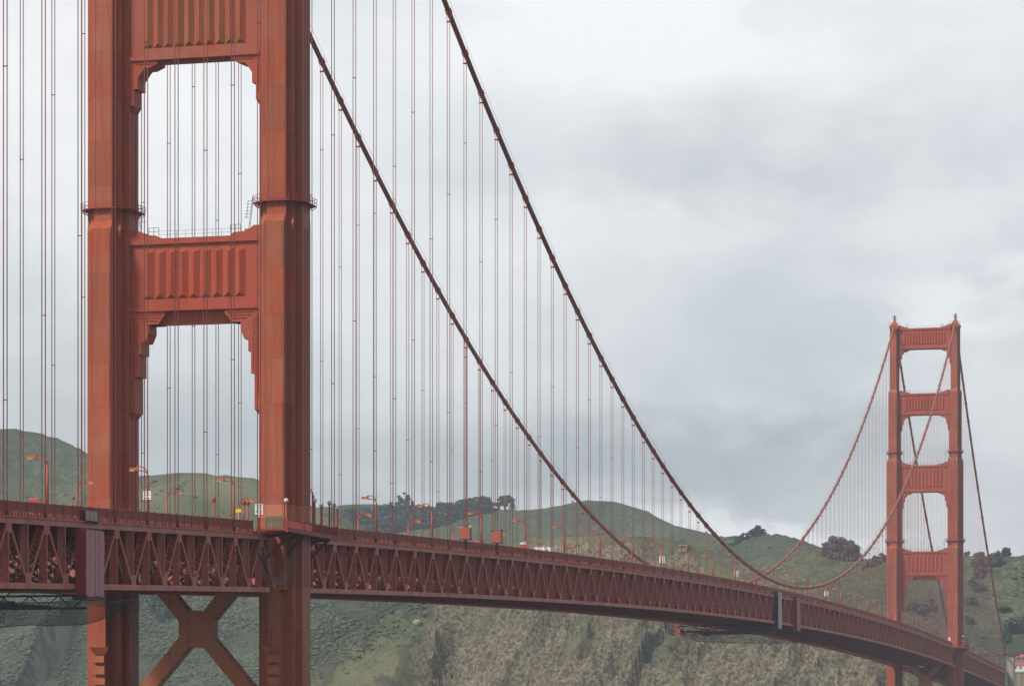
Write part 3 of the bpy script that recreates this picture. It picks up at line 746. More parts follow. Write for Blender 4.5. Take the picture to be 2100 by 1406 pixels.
# traveller gantries and nets under the deck
def net(label, P0, ctrl, wid):
    """draped net: ctrl = list of (y, z_top, z_low) across x from wid[0] to wid[1]"""
    nx = 10; V = []; F = []
    for (y, zt, zl) in ctrl:
        for i in range(nx+1):
            t = i/nx; x = wid[0]+(wid[1]-wid[0])*t; s = math.sin(PI*t)
            V.append((x, y, zt+(zl-zt)*s**0.6+0.05*math.sin(i*2.1+y)))
    n = nx+1
    for j in range(len(ctrl)-1):
        for i in range(nx): a = j*n+i; F.append((a, a+1, a+n+1, a+n))
    m = MB(); m.add(V, F); T = put('safety_net', m.mesh('safety_net', M['net'], True)); tag(T, label, 'safety net', 'nets slung under the deck')
    m = MB(); k = nx//2
    for i in (0, 5, nx): m.tube([V[j*n+i] for j in range(len(ctrl))], 0.05, 4)
    part('edge_rope', m, M['hose'], T)
def lerp_ctrl(pts, n):
    out = []
    for i in range(n+1):
        t = i/n*(len(pts)-1); k = min(int(t), len(pts)-2); f = t-k; f = f*f*(3-2*f)
        out.append(tuple(pts[k][j]*(1-f)+pts[k+1][j]*f for j in range(3)))
    return out
net('dark green net sagging under the left end of the deck beside the near tower', None, lerp_ctrl([(-145,56.2,53.6),(-126,56.4,53.4),(-112,56.8,54.0),(-98,57.2,54.2),(-86,57.6,54.6),(-78,58.0,55.6),(-74,58.4,57.6)], 24), (5, 13))
net('sheer net sagging under the far deck beneath the red gantry boxes', None, lerp_ctrl([(600,67.0,66.6),(620,66.8,64.6),(640,66.6,64.0),(680,66.8,64.3),(730,67.2,64.9),(795,67.6,65.7),(860,68.0,66.9),(915,68.3,68.0)], 28), (-17, -9))
def gantry(y, L_, z, label, mat, xs=(-13.5, 13.5)):
    T = empty('gantry', (0, y, z), label, 'maintenance gantry', 'maintenance gantries')
    m = MB()
    for yy in (0, L_):
        for zz in (0, 1.6): m.bar((xs[0], yy, zz), (xs[1], yy, zz), 0.25, 0.25)
        n = 14
        for i in range(n):
            a = xs[0]+(xs[1]-xs[0])*i/n; b = xs[0]+(xs[1]-xs[0])*(i+1)/n
            m.bar((a, yy, 0 if i % 2 else 1.6), (b, yy, 1.6 if i % 2 else 0), 0.14, 0.14)
    m.box(xs[0], xs[1], 0.15, L_-0.15, -0.16, -0.13)
    part('lattice', m, M['darksteel'], T)
    for x in xs:
        m = MB(); 
        for yy in (0, L_): m.bar((x, yy, 1.5), (x, yy, 3.2), 0.2, 0.2)
        m.bar((x, 0, 1.5), (x, L_, 1.5), 0.2, 0.2); m.bar((x, 0, 3.2), (x, L_, 3.2), 0.2, 0.2); m.bar((x, 0, 1.5), (x, L_, 3.2), 0.15, 0.15)
        part('end_frame', m, mat, T)
gantry(-130, 30, zb(-115)-2.0, 'dark lattice gantry hanging under the deck at the left edge', M['darksteel'])
gantry(606, 50, zb(630)-2.2, 'dark lattice gantry hanging under the far deck between the red boxes', M['darksteel'])
for y0, y1, zt, zl, lab in ((600, 607, 68.2, 65.9, 'left'), (648, 666, 68.2, 66.2, 'right')):
    T = empty('gantry_cabin', (-14.2, y0, zl), f'{lab} of two small red framed cabins hanging under the far edge of the deck', 'gantry cabin')
    m = MB(); H_ = zt-zl; L_ = y1-y0
    m.box(-0.9, 0.9, 0, L_, 0, 0.25); m.box(-0.9, 0.9, 0, L_, H_-0.2, H_)
    for yy in (0.1, L_/2, L_-0.1):
        for x in (-0.8, 0.8): m.box(x-0.1, x+0.1, yy-0.1, yy+0.1, 0.25, H_-0.2)
    part('frame', m, M['boxred'], T)
    m = MB(); m.box(-0.85, 0.85, 0.3, L_-0.3, 0.25, 1.25); part('panel', m, M['boxred'], T)
# hoses looping below the near tower balcony
T = empty('hose_bundle', (16.5, -10, 68), 'grey hoses looping under the balcony of the near tower leg', 'hose bundle')
m = MB()
for k in range(5):
    pts = []
    for i in range(15):
        t = i/14; y = -24+22*t+k*0.15; z = 0.6-1.6*t*0 - (4.6+0.25*k)*math.sin(PI*min(1, t*0.78+0.06))**1.2 + 3.2*t**3; pts.append((-0.2+k*0.12+0.3*t, y+10, z-1.6))
    m.tube(pts, 0.055, 6)
part('hose', m, M['hose'], T, smooth=True)

# ------------------------------------------------------------------ vehicles
def van(x, y, z, L_, W, H, body, label, cat='van', group=None, rz=0):
    T = empty('delivery_van', (x, y, z), label, cat, group, rz)
    m = MB(); b = 0.12
    prof = [(-L_/2, 0.35), (L_/2, 0.35), (L_/2, 1.1), (L_/2-0.9, 1.3), (L_/2-1.5, H-0.5), (L_/2-2.2, H-0.12), (L_/2-2.7, H), (-L_/2+0.15, H), (-L_/2, H-0.15)]
    n = len(prof); V = []
    for s, ins in ((-1, b), (-1, 0), (1, 0), (1, b)):
        for (yy, zz) in prof:
            cyy = yy*(1-ins*0.25); czz = 0.35+(zz-0.35)*(1-ins*0.25) ; V.append((s*(W/2-ins*0.3 if ins else W/2), cyy, czz))
    F = [tuple(range(n)), tuple(reversed(range(3*n, 4*n)))]
    for r in range(3):
        for i in range(n): F.append((r*n+i, (r+1)*n+i, (r+1)*n+(i+1) % n, r*n+(i+1) % n))
    m.add(V, F); part('body', m, body, T)
    m = MB(); m.box(-W/2+0.2, W/2-0.2, L_/2-1.45, L_/2-1.2, 1.35, H-0.65); m.box(W/2-0.02, W/2+0.02, L_/2-2.6, L_/2-1.7, 1.35, H-0.6); m.box(-W/2-0.02, -W/2+0.02, L_/2-2.6, L_/2-1.7, 1.35, H-0.6); m.box(-W/2+0.3, W/2-0.3, -L_/2-0.03, -L_/2+0.02, 1.3, H-0.7)
    part('window', m, M['glass'], T)
    for sx in (-1, 1):
        for yy in (-L_*0.32, L_*0.32):
            m = MB(); m.tube([(sx*(W/2-0.22), yy, 0.38), (sx*(W/2+0.02), yy, 0.38)], 0.38, 14); part('wheel', m, M['tyre'], T)
    return T
for u, lab in ((1111.5, 'left of two white van tops showing over the rail'), (1123, 'right of two white van tops showing over the rail')):
    P = onx(u, 1127, 8.0); van(P[0], P[1], zb(P[1])+9.2, 6.0, 2.2, P[2]+0.45-(zb(P[1])+9.2), M['vanwhite'], lab, group='white vans')
P = onx(78, 1022.5, 8.0); van(P[0], P[1], zb(P[1])+9.2, 3.4, 1.3, P[2]-(zb(P[1])+9.2), M['carred'], 'red van top showing over the rail at the far left')
P = onx(2057, 1366, 8.0); van(P[0], P[1], zb(P[1])+9.2, 9.0, 2.5, 3.4, M['vanwhite'], 'white bus near the concrete pylon at the lower right', 'bus')
P = onx(983, 1109, 8.0); van(P[0], P[1], zb(P[1])+9.2, 5.4, 1.6, P[2]-(zb(P[1])+9.2), M['boxred'], 'orange van top between the two work cages')

# ------------------------------------------------------------------ north pylon
T = empty('pylon', (0, 1627, 0), 'pale concrete pylon rising at the end of the bridge in the lower right corner', 'pylon')
for sx in (-1, 1):
    m = MB(); m.box(sx*16.4-1.7, sx*16.4+1.7, -4, 4, -4, 71.6); m.box(sx*16.4-1.1, sx*16.4+1.1, -4.3, -4.003, 10, 70.5); m.box(sx*16.4-2.1, sx*16.4+2.1, -4.4, 4.4, 45, 46)
    part('shaft', m, M['conc'], T)
m = MB(); m.box(-20.5, 20.5, -4.6, 4.6, 71.65, 72.9); part('cap_beam', m, M['darksteel'], T)
m = MB(); m.box(-14.3, 14.3, -3.5, 3.5, 30, 52); part('wall', m, M['conc'], T)

# ------------------------------------------------------------------ terrain
def h2(ix, iy, s):
    n = (ix*374761393 + iy*668265263 + s*974634777) & 0xffffffff
    n = ((n ^ (n >> 13))*1274126177) & 0xffffffff
    return ((n ^ (n >> 16)) & 0xffff)/65535.0
def vnoise(x, y, s=0):
    xi = np.floor(x).astype(np.int64); yi = np.floor(y).astype(np.int64); fx = x-xi; fy = y-yi
    fx = fx*fx*fx*(fx*(fx*6-15)+10); fy = fy*fy*fy*(fy*(fy*6-15)+10)
    a = h2(xi, yi, s); b = h2(xi+1, yi, s); c = h2(xi, yi+1, s); d = h2(xi+1, yi+1, s)
    return (a*(1-fx)+b*fx)*(1-fy)+(c*(1-fx)+d*fx)*fy
def fbm(x, y, oct=4, s=0, ridged=False):
    t = 0; a = 0.5; w = 0
    for o in range(oct):
        n = vnoise(x, y, s+o*17)
        if ridged: n = 1-abs(2*n-1)
        t = t+a*n; w += a; a *= 0.5; x = x*2.03+11.3; y = y*2.03+5.7
    return t/w
RIDGES = [  # (points u,v,dist) , front slope, back slope, name
    ([(-120,880,3300),(0,875,3300),(60,880,3300),(110,893,3280),(150,911,3260),(200,940,3240),(290,1000,3220),(400,1060,3200)], .50, .5, 'A'),
    ([(200,990,2900),(283,973,2900),(304,969,2900),(348,970,2890),(399,966,2880),(419,968,2880),(451,973,2870),(482,971,2860),(528,981,2850),(580,1005,2830),(640,1040,2800),(719,1083,2760),(800,1135,2720)], .50, .5, 'B'),
    ([(560,1050,3800),(640,1040,3800),(699,1033,3800),(758,1030,3790),(798,1034,3780),(900,1038,3760),(995,1038,3740),(1055,1044,3720),(1094,1042,3700),(1134,1038,3700),(1169,1029,3690),(1205,1024,3690),(1233,1022,3690),(1264,1028,3680),(1297,1041,3660),(1338,1062,3640),(1374,1074,3600),(1406,1082,3560),(1437,1089,3500),(1477,1097,3400),(1520,1110,3300)], .45, .45, 'C'),
    ([(1437,1108,2950),(1480,1100,2950),(1500,1098,2950),(1536,1093,2940),(1576,1091,2930),(1599,1092,2920),(1619,1098,2900),(1651,1107,2880),(1690,1122,2850),(1740,1150,2800)], .47, .45, 'G'),
    ([(1620,1118,2600),(1660,1116,2580),(1700,1126,2560),(1757,1142,2540),(1815,1138,2530),(1900,1136,2520),(1980,1134.5,2510),(2006,1134,2500),(2041,1141,2490),(2070,1136,2490),(2100,1133,2490),(2200,1128,2500),(2400,1120,2500)], .46, .4, 'F'),
    ([(1980,1398,2290),(2040,1394,2300),(2080,1390,2300),(2150,1388,2300),(2300,1388,2300)], .5, -.06, 'V'),
    ([(2160,1255,2420),(2110,1290,2400),(2060,1325,2380)], .5, .45, 'R'),
    ([(500,1400,2240),(545,1310,2240),(590,1250,2240),(650,1228,2240),(760,1212,2240),(850,1203,2240),(900,1195,2240),(960,1165,2245),(1000,1132,2245),(1035,1113,2240),(1070,1106,2230),(1100,1103,2220),(1180,1100.5,2200),(1290,1099,2180),(1340,1101,2175),(1378,1104,2170),(1413,1114,2165),(1445,1134,2160),(1477,1155,2150),(1516,1178,2140),(1556,1197,2130),(1620,1235,2120),(1700,1275,2110),(1780,1318,2100),(1850,1350,2100),(1920,1385,2100)], 1.12, .42, 'D')]
RP = []
for pts, kf, kb, nm in RIDGES: RP.append((np.array([at(*p) for p in pts]), kf, kb, nm))
PATH = None
VC = at(2095, 1380, 2295)
def XC(u): return at(u, 1300, 2190)[0]
def height(X, Y, full=False):
    X = np.asarray(X, float); Y = np.asarray(Y, float)
    H = np.full(X.shape, -30.0); own = np.zeros(X.shape, int); dd = np.full(X.shape, 1e9); sfr = np.zeros(X.shape)
    for ri, (P, kf, kb, nm) in enumerate(RP):
        bd = np.full(X.shape, 1e9); bz = np.zeros(X.shape); front = np.zeros(X.shape, bool); bs = np.zeros(X.shape)
        for i in range(len(P)-1):
            a = P[i]; b = P[i+1]; ex, ey = b[0]-a[0], b[1]-a[1]; L2 = ex*ex+ey*ey
            t = np.clip(((X-a[0])*ex+(Y-a[1])*ey)/L2, 0, 1); px = a[0]+ex*t; py = a[1]+ey*t
            d = np.hypot(X-px, Y-py); k = d < bd
            bd = np.where(k, d, bd); bz = np.where(k, a[2]+(b[2]-a[2])*t, bz)
            # in front = on the camera side of the ridge
            fr = ((X-px)*(CAM[0]-px)+(Y-py)*(CAM[1]-py)) > 0
            front = np.where(k, fr, front); bs = np.where(k, i+t, bs)
        if nm == 'D':
            kk = 0.70+0.40*np.clip((X-XC(810)+(fbm(X/30, Y/30, 2, 71)-0.5)*20)/34, 0, 1); sl = np.where(front, kk, kb)
            flat = np.clip((X-XC(1020))/20, 0, 1)*np.clip((XC(1400)-X)/20, 0, 1)*4.0      # small grassy brow before the cliff
            deff = np.maximum(0, bd-np.where(front, flat, 0))
            wx = X+(fbm(X/35.0, Y/35.0, 3, 25)-0.5)*26; sp = fbm((wx-0.55*Y)/42.0, Y/66.0, 4, 5, True)-0.62; gul = fbm((wx-0.7*Y)/15.0+3, Y/22.0, 4, 9, True)-0.6
            amp = np.clip(deff/30.0, 0, 1)
            rock = np.where(front, np.clip((X-XC(835))/14, 0.0, 1), 0.12)
            h = bz - sl*deff + amp*(sp*38*(0.3+0.7*rock)+gul*17*rock + (fbm((X-0.4*Y)/7.5, Y/7.5, 4, 3, True)-0.6)*8.0*rock)
            h = h - np.clip(deff-150, 0, 1e9)*0.2
        elif nm == 'V':
            h = bz - np.where(front, kf*bd, kb*bd) - np.clip(bd-110, 0, 1e9)*0.5
        else:
            amp = np.clip(bd/160.0, 0, 1)
            sp = fbm(X/210.0, Y/210.0, 4, 5, True)-0.62
            h = bz - np.where(front, kf, kb)*bd*(1-0.12*np.clip(bd/500, 0, 1)) + amp*sp*92 + np.clip(bd/25, 0, 1)*(fbm(X/38.0, Y/38.0, 4, 2)-0.5)*13
        if nm in 'FRG':   # levelled lookout ground behind the pylon
            h = np.minimum(h, 59.5+np.maximum(0, np.hypot(X-VC[0], Y-VC[1])-48)*0.75)
        k = h > H
        H = np.where(k, h, H); own = np.where(k, ri, own); dd = np.where(k, bd, dd); sfr = np.where(k, bs, sfr)
    if full: return H, own, dd, sfr
    return H
def grid_obj(name, x0, x1, y0, y1, st, mat, label, sink=None, hole=None):
    xs = np.arange(x0, x1+st, st); ys = np.arange(y0, y1+st, st); X, Y = np.meshgrid(xs, ys)
    H, own, dd, bs = height(X, Y, True)
    if sink:
        a, b, c, d = sink; inside = np.clip(np.minimum(np.minimum(X-a, b-X), np.minimum(Y-c, d-Y))/14.0, 0, 1); H = H - inside*14
    H = np.maximum(H, -6)
    V = np.stack([X.ravel(), Y.ravel(), H.ravel()], 1); nx = len(xs); ny = len(ys)
    idx = np.arange(nx*ny).reshape(ny, nx); F = np.stack([idx[:-1,:-1].ravel(), idx[:-1,1:].ravel(), idx[1:,1:].ravel(), idx[1:,:-1].ravel()], 1)
    me = bpy.data.meshes.new(name); me.vertices.add(len(V)); me.vertices.foreach_set('co', V.astype(np.float32).ravel())
    me.loops.add(len(F)*4); me.loops.foreach_set('vertex_index', F.astype(np.int32).ravel())
    me.polygons.add(len(F)); me.polygons.foreach_set('loop_start', np.arange(0, len(F)*4, 4, dtype=np.int32)); me.polygons.foreach_set('loop_total', np.full(len(F), 4, dtype=np.int32))
    me.update(calc_edges=True); me.polygons.foreach_set('use_smooth', np.full(len(F), st > 3)); me.materials.append(mat)
    D_i = len(RP)-1
    isD = own == D_i
    gy, gx = np.gradient(H, st); steep = np.clip((np.hypot(gx, gy)-0.72)/0.35, 0, 1)
    nz = (fbm(X/13, Y/13, 4, 41)-0.5)*34; drop = 99.5-H
    crest = X-(XC(885)-np.clip(0.55*drop, 0, 14))+nz
    grassy = X-XC(797)+1.3*drop+nz*1.6
    inD = isD & (drop > -60)
    rock = np.where(isD, np.clip(crest/5, 0, 1), 0)*np.clip((dd-np.where((X > XC(1030)) & (X < XC(1390)), 5, 1.5))/5, 0, 1)
    rock = rock*np.clip(1.1-np.clip((fbm(X/26, Y/26, 4, 77)-0.63)*9, 0, 1)*0.7, 0, 1)
    rock = np.where((X > XC(1390)) & (H > 92+nz), rock*np.clip(1.6-(X-XC(1390))/18, 0.3, 1), rock)
    green = np.where(isD, np.clip(0.05+grassy/34, 0, 0.75), 0.0)
    green = np.where(isD & (crest > 0), 0.22+0.35*np.clip(fbm(X/25, Y/25, 3, 90)*3-1.2, 0, 1)+np.where(dd < 7, 0.7, 0), green)
    nmx = np.array([{'A': .30, 'B': .38, 'C': -.30, 'G': .20, 'F': .48, 'V': .3, 'R': .35, 'D': 0}[r[3]] for r in RP])[own]  # ridge C biased to dark scrub, standing in for its cloud shadow
    lowA = np.isin(own, [0, 1]); nmx = np.where(lowA, nmx-np.clip((170-H)/55, 0, 1)*0.42, nmx)
    nn = fbm(X/140, Y/140, 3, 55); green = np.clip(green+nmx+(nn-0.5)*np.where(isD, 0.3, 1.2), 0, 1)
    pth = np.where(isD & (X > XC(1060)) & (X < XC(1320)), np.exp(-(dd-2.0)**2/3.0), 0.0)
    pth = np.maximum(pth, np.where(isD & (crest < 4) & (np.abs(grassy % 23-11) < 1.6), 0.45*np.clip(fbm(X/20, Y/20, 2, 12)*4-1.6, 0, 1), 0))
    brown = np.where(own == 4, np.clip((X-at(1800, 1200, 2450)[0])/40, 0, 1)*np.clip((at(2045, 1200, 2450)[0]-X)/25+0.3*nz/13, 0, 1)*np.clip((135-H)/25, 0, 1), 0)
    brown = np.maximum(brown, np.where(isD & (X > XC(1240)) & (X < XC(1540)), np.clip((fbm(X/14, Y/14, 3, 66)-0.45)*6, 0, 1)*0.8, 0))
    brown = np.maximum(brown, np.where(lowA, np.clip((fbm(X/60, Y/60, 3, 61)-0.6)*8, 0, 1)*0.8, 0))
    brown = np.maximum(brown, np.where(isD & (crest < 0), np.clip((fbm(X/16, Y/16, 3, 63)-0.62)*10, 0, 1)*0.9, 0))
    col = np.stack([rock.ravel(), green.ravel(), pth.ravel(), brown.ravel()], 1).astype(np.float32)
    at_ = me.color_attributes.new('mask', 'FLOAT_COLOR', 'POINT'); at_.data.foreach_set('color', col.ravel())
    o = put(name, me); tag(o, label, name, None, 'structure'); return o
def terrain_mat():
    m, N, L, P = new_mat('headland ground'); tc = N.new('ShaderNodeTexCoord'); V = tc.outputs['Object']
    vc = N.new('ShaderNodeVertexColor'); vc.layer_name = 'mask'; sp = N.new('ShaderNodeSeparateColor'); L.new(vc.outputs['Color'], sp.inputs[0]); brown = vc.outputs['Alpha']
    rock, green, path = sp.outputs[0], sp.outputs[1], sp.outputs[2]
    # scrub: dark mottled brush over paler grass
    n1 = noise(N, L, V, 0.11, 7, 0.72); n2 = noise(N, L, V, 0.012, 5, 0.6); n3 = noise(N, L, V, 0.35, 6, 0.75)
    grass = mixc(N, L, ramp(N, L, n2, [(0.38, 0.0), (0.62, 1.0)]), (0.165, 0.205, 0.088), (0.285, 0.275, 0.145))
    grass = mixc(N, L, ramp(N, L, noise(N, L, V, 0.02, 5, 0.65), [(0.55, 0.0), (0.68, 0.6)]), grass, (0.15, 0.12, 0.075))
    scrub = mixc(N, L, ramp(N, L, n2, [(0.35, 0.0), (0.65, 1.0)]), (0.080, 0.108, 0.072), (0.135, 0.162, 0.105))
    f = math_node(N, L, 'ADD', math_node(N, L, 'MULTIPLY', green, 0.75), math_node(N, L, 'MULTIPLY', math_node(N, L, 'SUBTRACT', n1, 0.5), 1.9))
    f = math_node(N, L, 'ADD', f, math_node(N, L, 'MULTIPLY', math_node(N, L, 'SUBTRACT', n3, 0.5), 2.6))
    veg = mixc(N, L, ramp(N, L, f, [(0.12, 0.0), (0.42, 1.0)]), scrub, grass)
    # rock
    r1 = noise(N, L, V, 0.05, 6, 0.6); r2 = noise(N, L, V, 0.5, 8, 0.8)
    rc = mixc(N, L, ramp(N, L, r1, [(0.3, 0.0), (0.7, 1.0)]), (0.37, 0.31, 0.205), (0.60, 0.51, 0.35))
    rc = mixc(N, L, ramp(N, L, r2, [(0.42, 0.9), (0.58, 0.0)]), rc, (0.09, 0.08, 0.062))
    rc = mixc(N, L, ramp(N, L, noise(N, L, V, 0.9, 6, 0.8), [(0.60, 0.0), (0.72, 0.8)]), rc, (0.33, 0.29, 0.21))
    rc = mixc(N, L, ramp(N, L, noise(N, L, V, 0.035, 5, 0.7), [(0.55, 0.0), (0.66, 0.6)]), rc, (0.12, 0.125, 0.065))
    veg = mixc(N, L, math_node(N, L, 'MULTIPLY', brown, 0.8), veg, mixc(N, L, ramp(N, L, n3, [(0.4, 0.0), (0.6, 1.0)]), (0.065, 0.060, 0.050), (0.17, 0.135, 0.10)))
    col = mixc(N, L, rock, veg, rc); col = mixc(N, L, path, col, (0.30, 0.27, 0.20))
    L.new(col, P.inputs['Base Color']); P.inputs['Roughness'].default_value = 0.95; P.inputs['Specular IOR Level'].default_value = 0.1
    hgt = math_node(N, L, 'ADD', math_node(N, L, 'MULTIPLY', n3, 1.2), math_node(N, L, 'MULTIPLY', r2, 1.0))
    bp = N.new('ShaderNodeBump'); bp.inputs['Strength'].default_value = 0.9; bp.inputs['Distance'].default_value = 3.0
    L.new(hgt, bp.inputs['Height']); L.new(bp.outputs[0], P.inputs['Normal'])
    return m
TM = terrain_mat()
NR = (-480, 60, 1380, 1760)
grid_obj('headland', NR[0], NR[1], NR[2], NR[3], 1.3, TM, 'brown rocky headland cliff with green grassy slope below the far half of the deck')
grid_obj('hills', -1700, 900, 1250, 4500, 8.0, TM, 'green and blue hazy coastal hills beyond the bridge', sink=(NR[0]+4, NR[1]-4, NR[2]+4, NR[3]-4))
# water
m = MB(); m.add([(-9000,-3000,0),(9000,-3000,0),(9000,12000,0),(-9000,12000,0)], [(0,1,2,3)])
wm, N, L, P = new_mat('sea water'); P.inputs['Base Color'].default_value = (0.03, 0.06, 0.065, 1); P.inputs['Roughness'].default_value = 0.15
tc = N.new('ShaderNodeTexCoord'); b = N.new('ShaderNodeBump'); b.inputs['Strength'].default_value = 0.6; b.inputs['Distance'].default_value = 0.6; L.new(noise(N, L, tc.outputs['Object'], 0.25, 6), b.inputs['Height']); L.new(b.outputs[0], P.inputs['Normal'])
tag(put('water', m.mesh('water', wm)), 'grey green strait water under the bridge', 'water', None, 'structure')
# near shore under the camera
m = MB(); n = 40; ring = []
for i in range(n): a = 2*PI*i/n; ring.append((160+230*math.cos(a)*(1+0.1*math.sin(3*a)), -760+190*math.sin(a)))
m.prism(ring, -5, 14, [(160+(x-160)*0.7, -760+(y+760)*0.7) for x, y in ring]); m.prism([(160+(x-160)*0.7, -760+(y+760)*0.7) for x, y in ring], 14.01, 41.5, [(160+(x-160)*0.55, -760+(y+760)*0.985*0.7) for x, y in ring])
sh = put('ground', m.mesh('ground', plain('shore turf', (0.08, 0.11, 0.04), 0.9, scale=0.05))); tag(sh, 'grassy bluff on which the viewpoint stands', 'ground', None, 'structure')

# coastal scrub covering the lower slopes: thousands of small rounded bushes, one mesh
def scrub_mesh(n, seed, far=False):
    rg = np.random.RandomState(seed)
    U = rg.uniform(-30, 900, n*4); Dd = rg.uniform(2080, 2850, n*4)
    if far: U = rg.uniform(-30, 2130, n*4); Dd = rg.uniform(2330, 3720, n*4)
    base = FW[None]+RT[None]*((U-PU)/FPX)[:, None]; P = C0[None]+base*Dd[:, None]; X, Y = P[:, 0], P[:, 1]
    H, own, dd, bs = height(X, Y, True)
    vv = PV-FPX*(H-CAM[2])/Dd                                    # keep to the slopes that can be seen from the bluff
    g = fbm(X/23, Y/23, 3, 8)+0.25*rg.rand(len(X)); grassy = X-XC(797)+1.3*(99.5-H)
    keep = (vv < 1430) & (vv > 1195) & (g > 0.50) & ((own <= 1) | ((own == len(RP)-1) & (grassy < 15*rg.randn(len(X))) & (dd > 3)))
    if far: keep = (vv < 1330) & (g+0.12*(fbm(X/70, Y/70, 3, 19)-0.5)*4 > 0.86) & (dd > 6) & (own < 5) & ((own > 1) | (vv < 1195))
    X, Y, H = X[keep][:n], Y[keep][:n], H[keep][:n]; k = len(X)
    t = (1+5**0.5)/2
    iv = np.array([(-1,t,0),(1,t,0),(-1,-t,0),(1,-t,0),(0,-1,t),(0,1,t),(0,-1,-t),(0,1,-t),(t,0,-1),(t,0,1),(-t,0,-1),(-t,0,1)])/1.9
    f = np.array([(0,11,5),(0,5,1),(0,1,7),(0,7,10),(0,10,11),(1,5,9),(5,11,4),(11,10,2),(10,7,6),(7,1,8),(3,9,4),(3,4,2),(3,2,6),(3,6,8),(3,8,9),(4,9,5),(2,4,11),(6,2,10),(8,6,7),(9,8,1)])
    sz = (0.8+1.4*rg.rand(k)**2) if far else (0.4+0.95*rg.rand(k)**2); V = iv[None]*sz[:, None, None]*np.array([1.3, 1.3, 0.7])[None, None]*(1+0.55*(rg.rand(k, 12, 1)-0.5)*2)
    V = V+np.stack([X, Y, H+0.08*sz], 1)[:, None]; F = (f[None]+12*np.arange(k)[:, None, None]).reshape(-1, 3)
    me = bpy.data.meshes.new('scrub'); me.vertices.add(k*12); me.vertices.foreach_set('co', V.astype(np.float32).ravel())
    me.loops.add(len(F)*3); me.loops.foreach_set('vertex_index', F.astype(np.int32).ravel()); me.polygons.add(len(F))
    me.polygons.foreach_set('loop_start', np.arange(0, len(F)*3, 3, dtype=np.int32)); me.polygons.foreach_set('loop_total', np.full(len(F), 3, dtype=np.int32)); me.update(calc_edges=True)
    return me
sf_ = scrub_mesh(5000, 11, True); sf_.materials.append(leaf_mat('far scrub leaves', (0.062, 0.088, 0.058), (0.115, 0.145, 0.085)))
tag(put('scrub', sf_), 'sparse dark scrub dotting the upper slopes of the far hills', 'scrub', None, 'stuff')
sm_ = scrub_mesh(60000, 3); sm_.materials.append(leaf_mat('scrub leaves', (0.070, 0.098, 0.062), (0.13, 0.155, 0.092)))
tag(put('scrub', sm_), 'low grey green coastal scrub covering the slopes below the deck', 'scrub', None, 'stuff')

# ray-march the terrain from a pixel
def hit(u, v, d0=1900, d1=4300, st=6.0):
    ds = np.arange(d0, d1, st); r = ray(u, v); P = C0[None, :]+r[None, :]*ds[:, None]
    H = height(P[:, 0], P[:, 1]); k = np.argmax(P[:, 2] <= H)
    if P[k, 2] > H[k]: return None
    return (P[k, 0], P[k, 1], float(H[k]), ds[k])

# ------------------------------------------------------------------ trees
def tree_parts(kind, seed, h, w):
    rnd = random.Random(seed); tr = MB(); cr = MB()
    th = h*(0.45 if kind != 'bush' else 0.15)
    lean = rnd.uniform(-0.06, 0.06)*h
    top = Vector((lean, 0, h*0.8))
    tr.tube([(0,0,-2), (lean*0.3, 0, th*0.5), (lean*0.6, 0, th), top], [w*0.05+0.15, w*0.04+0.12, w*0.03+0.1, 0.06], 7)
    blobs = []
    if kind == 'round':
        for i in range(7): a = 2*PI*i/7; blobs.append((Vector((w*0.3*math.cos(a), w*0.3*math.sin(a), h*0.16)), w*0.17, 0.9))
    if kind == 'conifer':
        for i in range(9):
            t = i/8; r = w*0.5*(1-t*0.85)*rnd.uniform(0.75, 1.15); blobs.append((Vector((lean*t+rnd.uniform(-.15,.15)*w*(1-t), rnd.uniform(-.15,.15)*w, h*(0.15+0.8*t))), r, 0.9))
    elif kind == 'flat':       # wind-swept cypress with flat layered crown
        for i in range(13):
            t = rnd.random(); blobs.append((Vector((lean+rnd.uniform(-.42,.42)*w, rnd.uniform(-.3,.3)*w, h*(0.38+0.55*t))), w*rnd.uniform(.15,.26)*(1.2-0.4*t), 0.5))
    else:
        nb = 16 if kind == 'round' else 10
        for i in range(nb):
            a = rnd.uniform(0, 2*PI); q = math.sqrt(rnd.random()); zz = rnd.uniform(0.0 if kind == 'bush' else 0.1, 1.0)
            rr = q*w*0.38*math.sqrt(max(0.05, 1-(zz*0.9)**2.2)); blobs.append((Vector((rr*math.cos(a), rr*math.sin(a), h*(0.22+0.66*zz) if kind == 'round' else h*(0.2+0.6*zz))), w*rnd.uniform(.12,.2), 0.8))
    for c, r, sq in blobs:
        s = Vector((c.x*0.3+lean*0.4, c.y*0.3, th*rnd.uniform(0.6, 1.0))); tr.tube([s, s.lerp(c, 0.55)+Vector((0,0,0.2)), c], [0.03*w*0.4+0.06, 0.08, 0.04], 5)
        nl = int(150 if kind != 'bush' else 110)
        for k in range(nl):
            d = Vector((rnd.gauss(0,1), rnd.gauss(0,1), rnd.gauss(0,1))).normalized()*(r*rnd.uniform(0.45, 1.12)); d.z *= sq
            p = c+d; sz = max(0.4, w*0.05)*rnd.uniform(0.6, 1.5)
            u_ = Vector((rnd.gauss(0,1), rnd.gauss(0,1), rnd.gauss(0,.6))).normalized(); v_ = u_.cross(Vector((rnd.gauss(0,1), rnd.gauss(0,1), rnd.gauss(0,1)))).normalized()
            cr.add([p-u_*sz, p+v_*sz*0.7, p+u_*sz, p-v_*sz*0.7], [(0,1,2,3)])
    return tr, cr
TP = {}
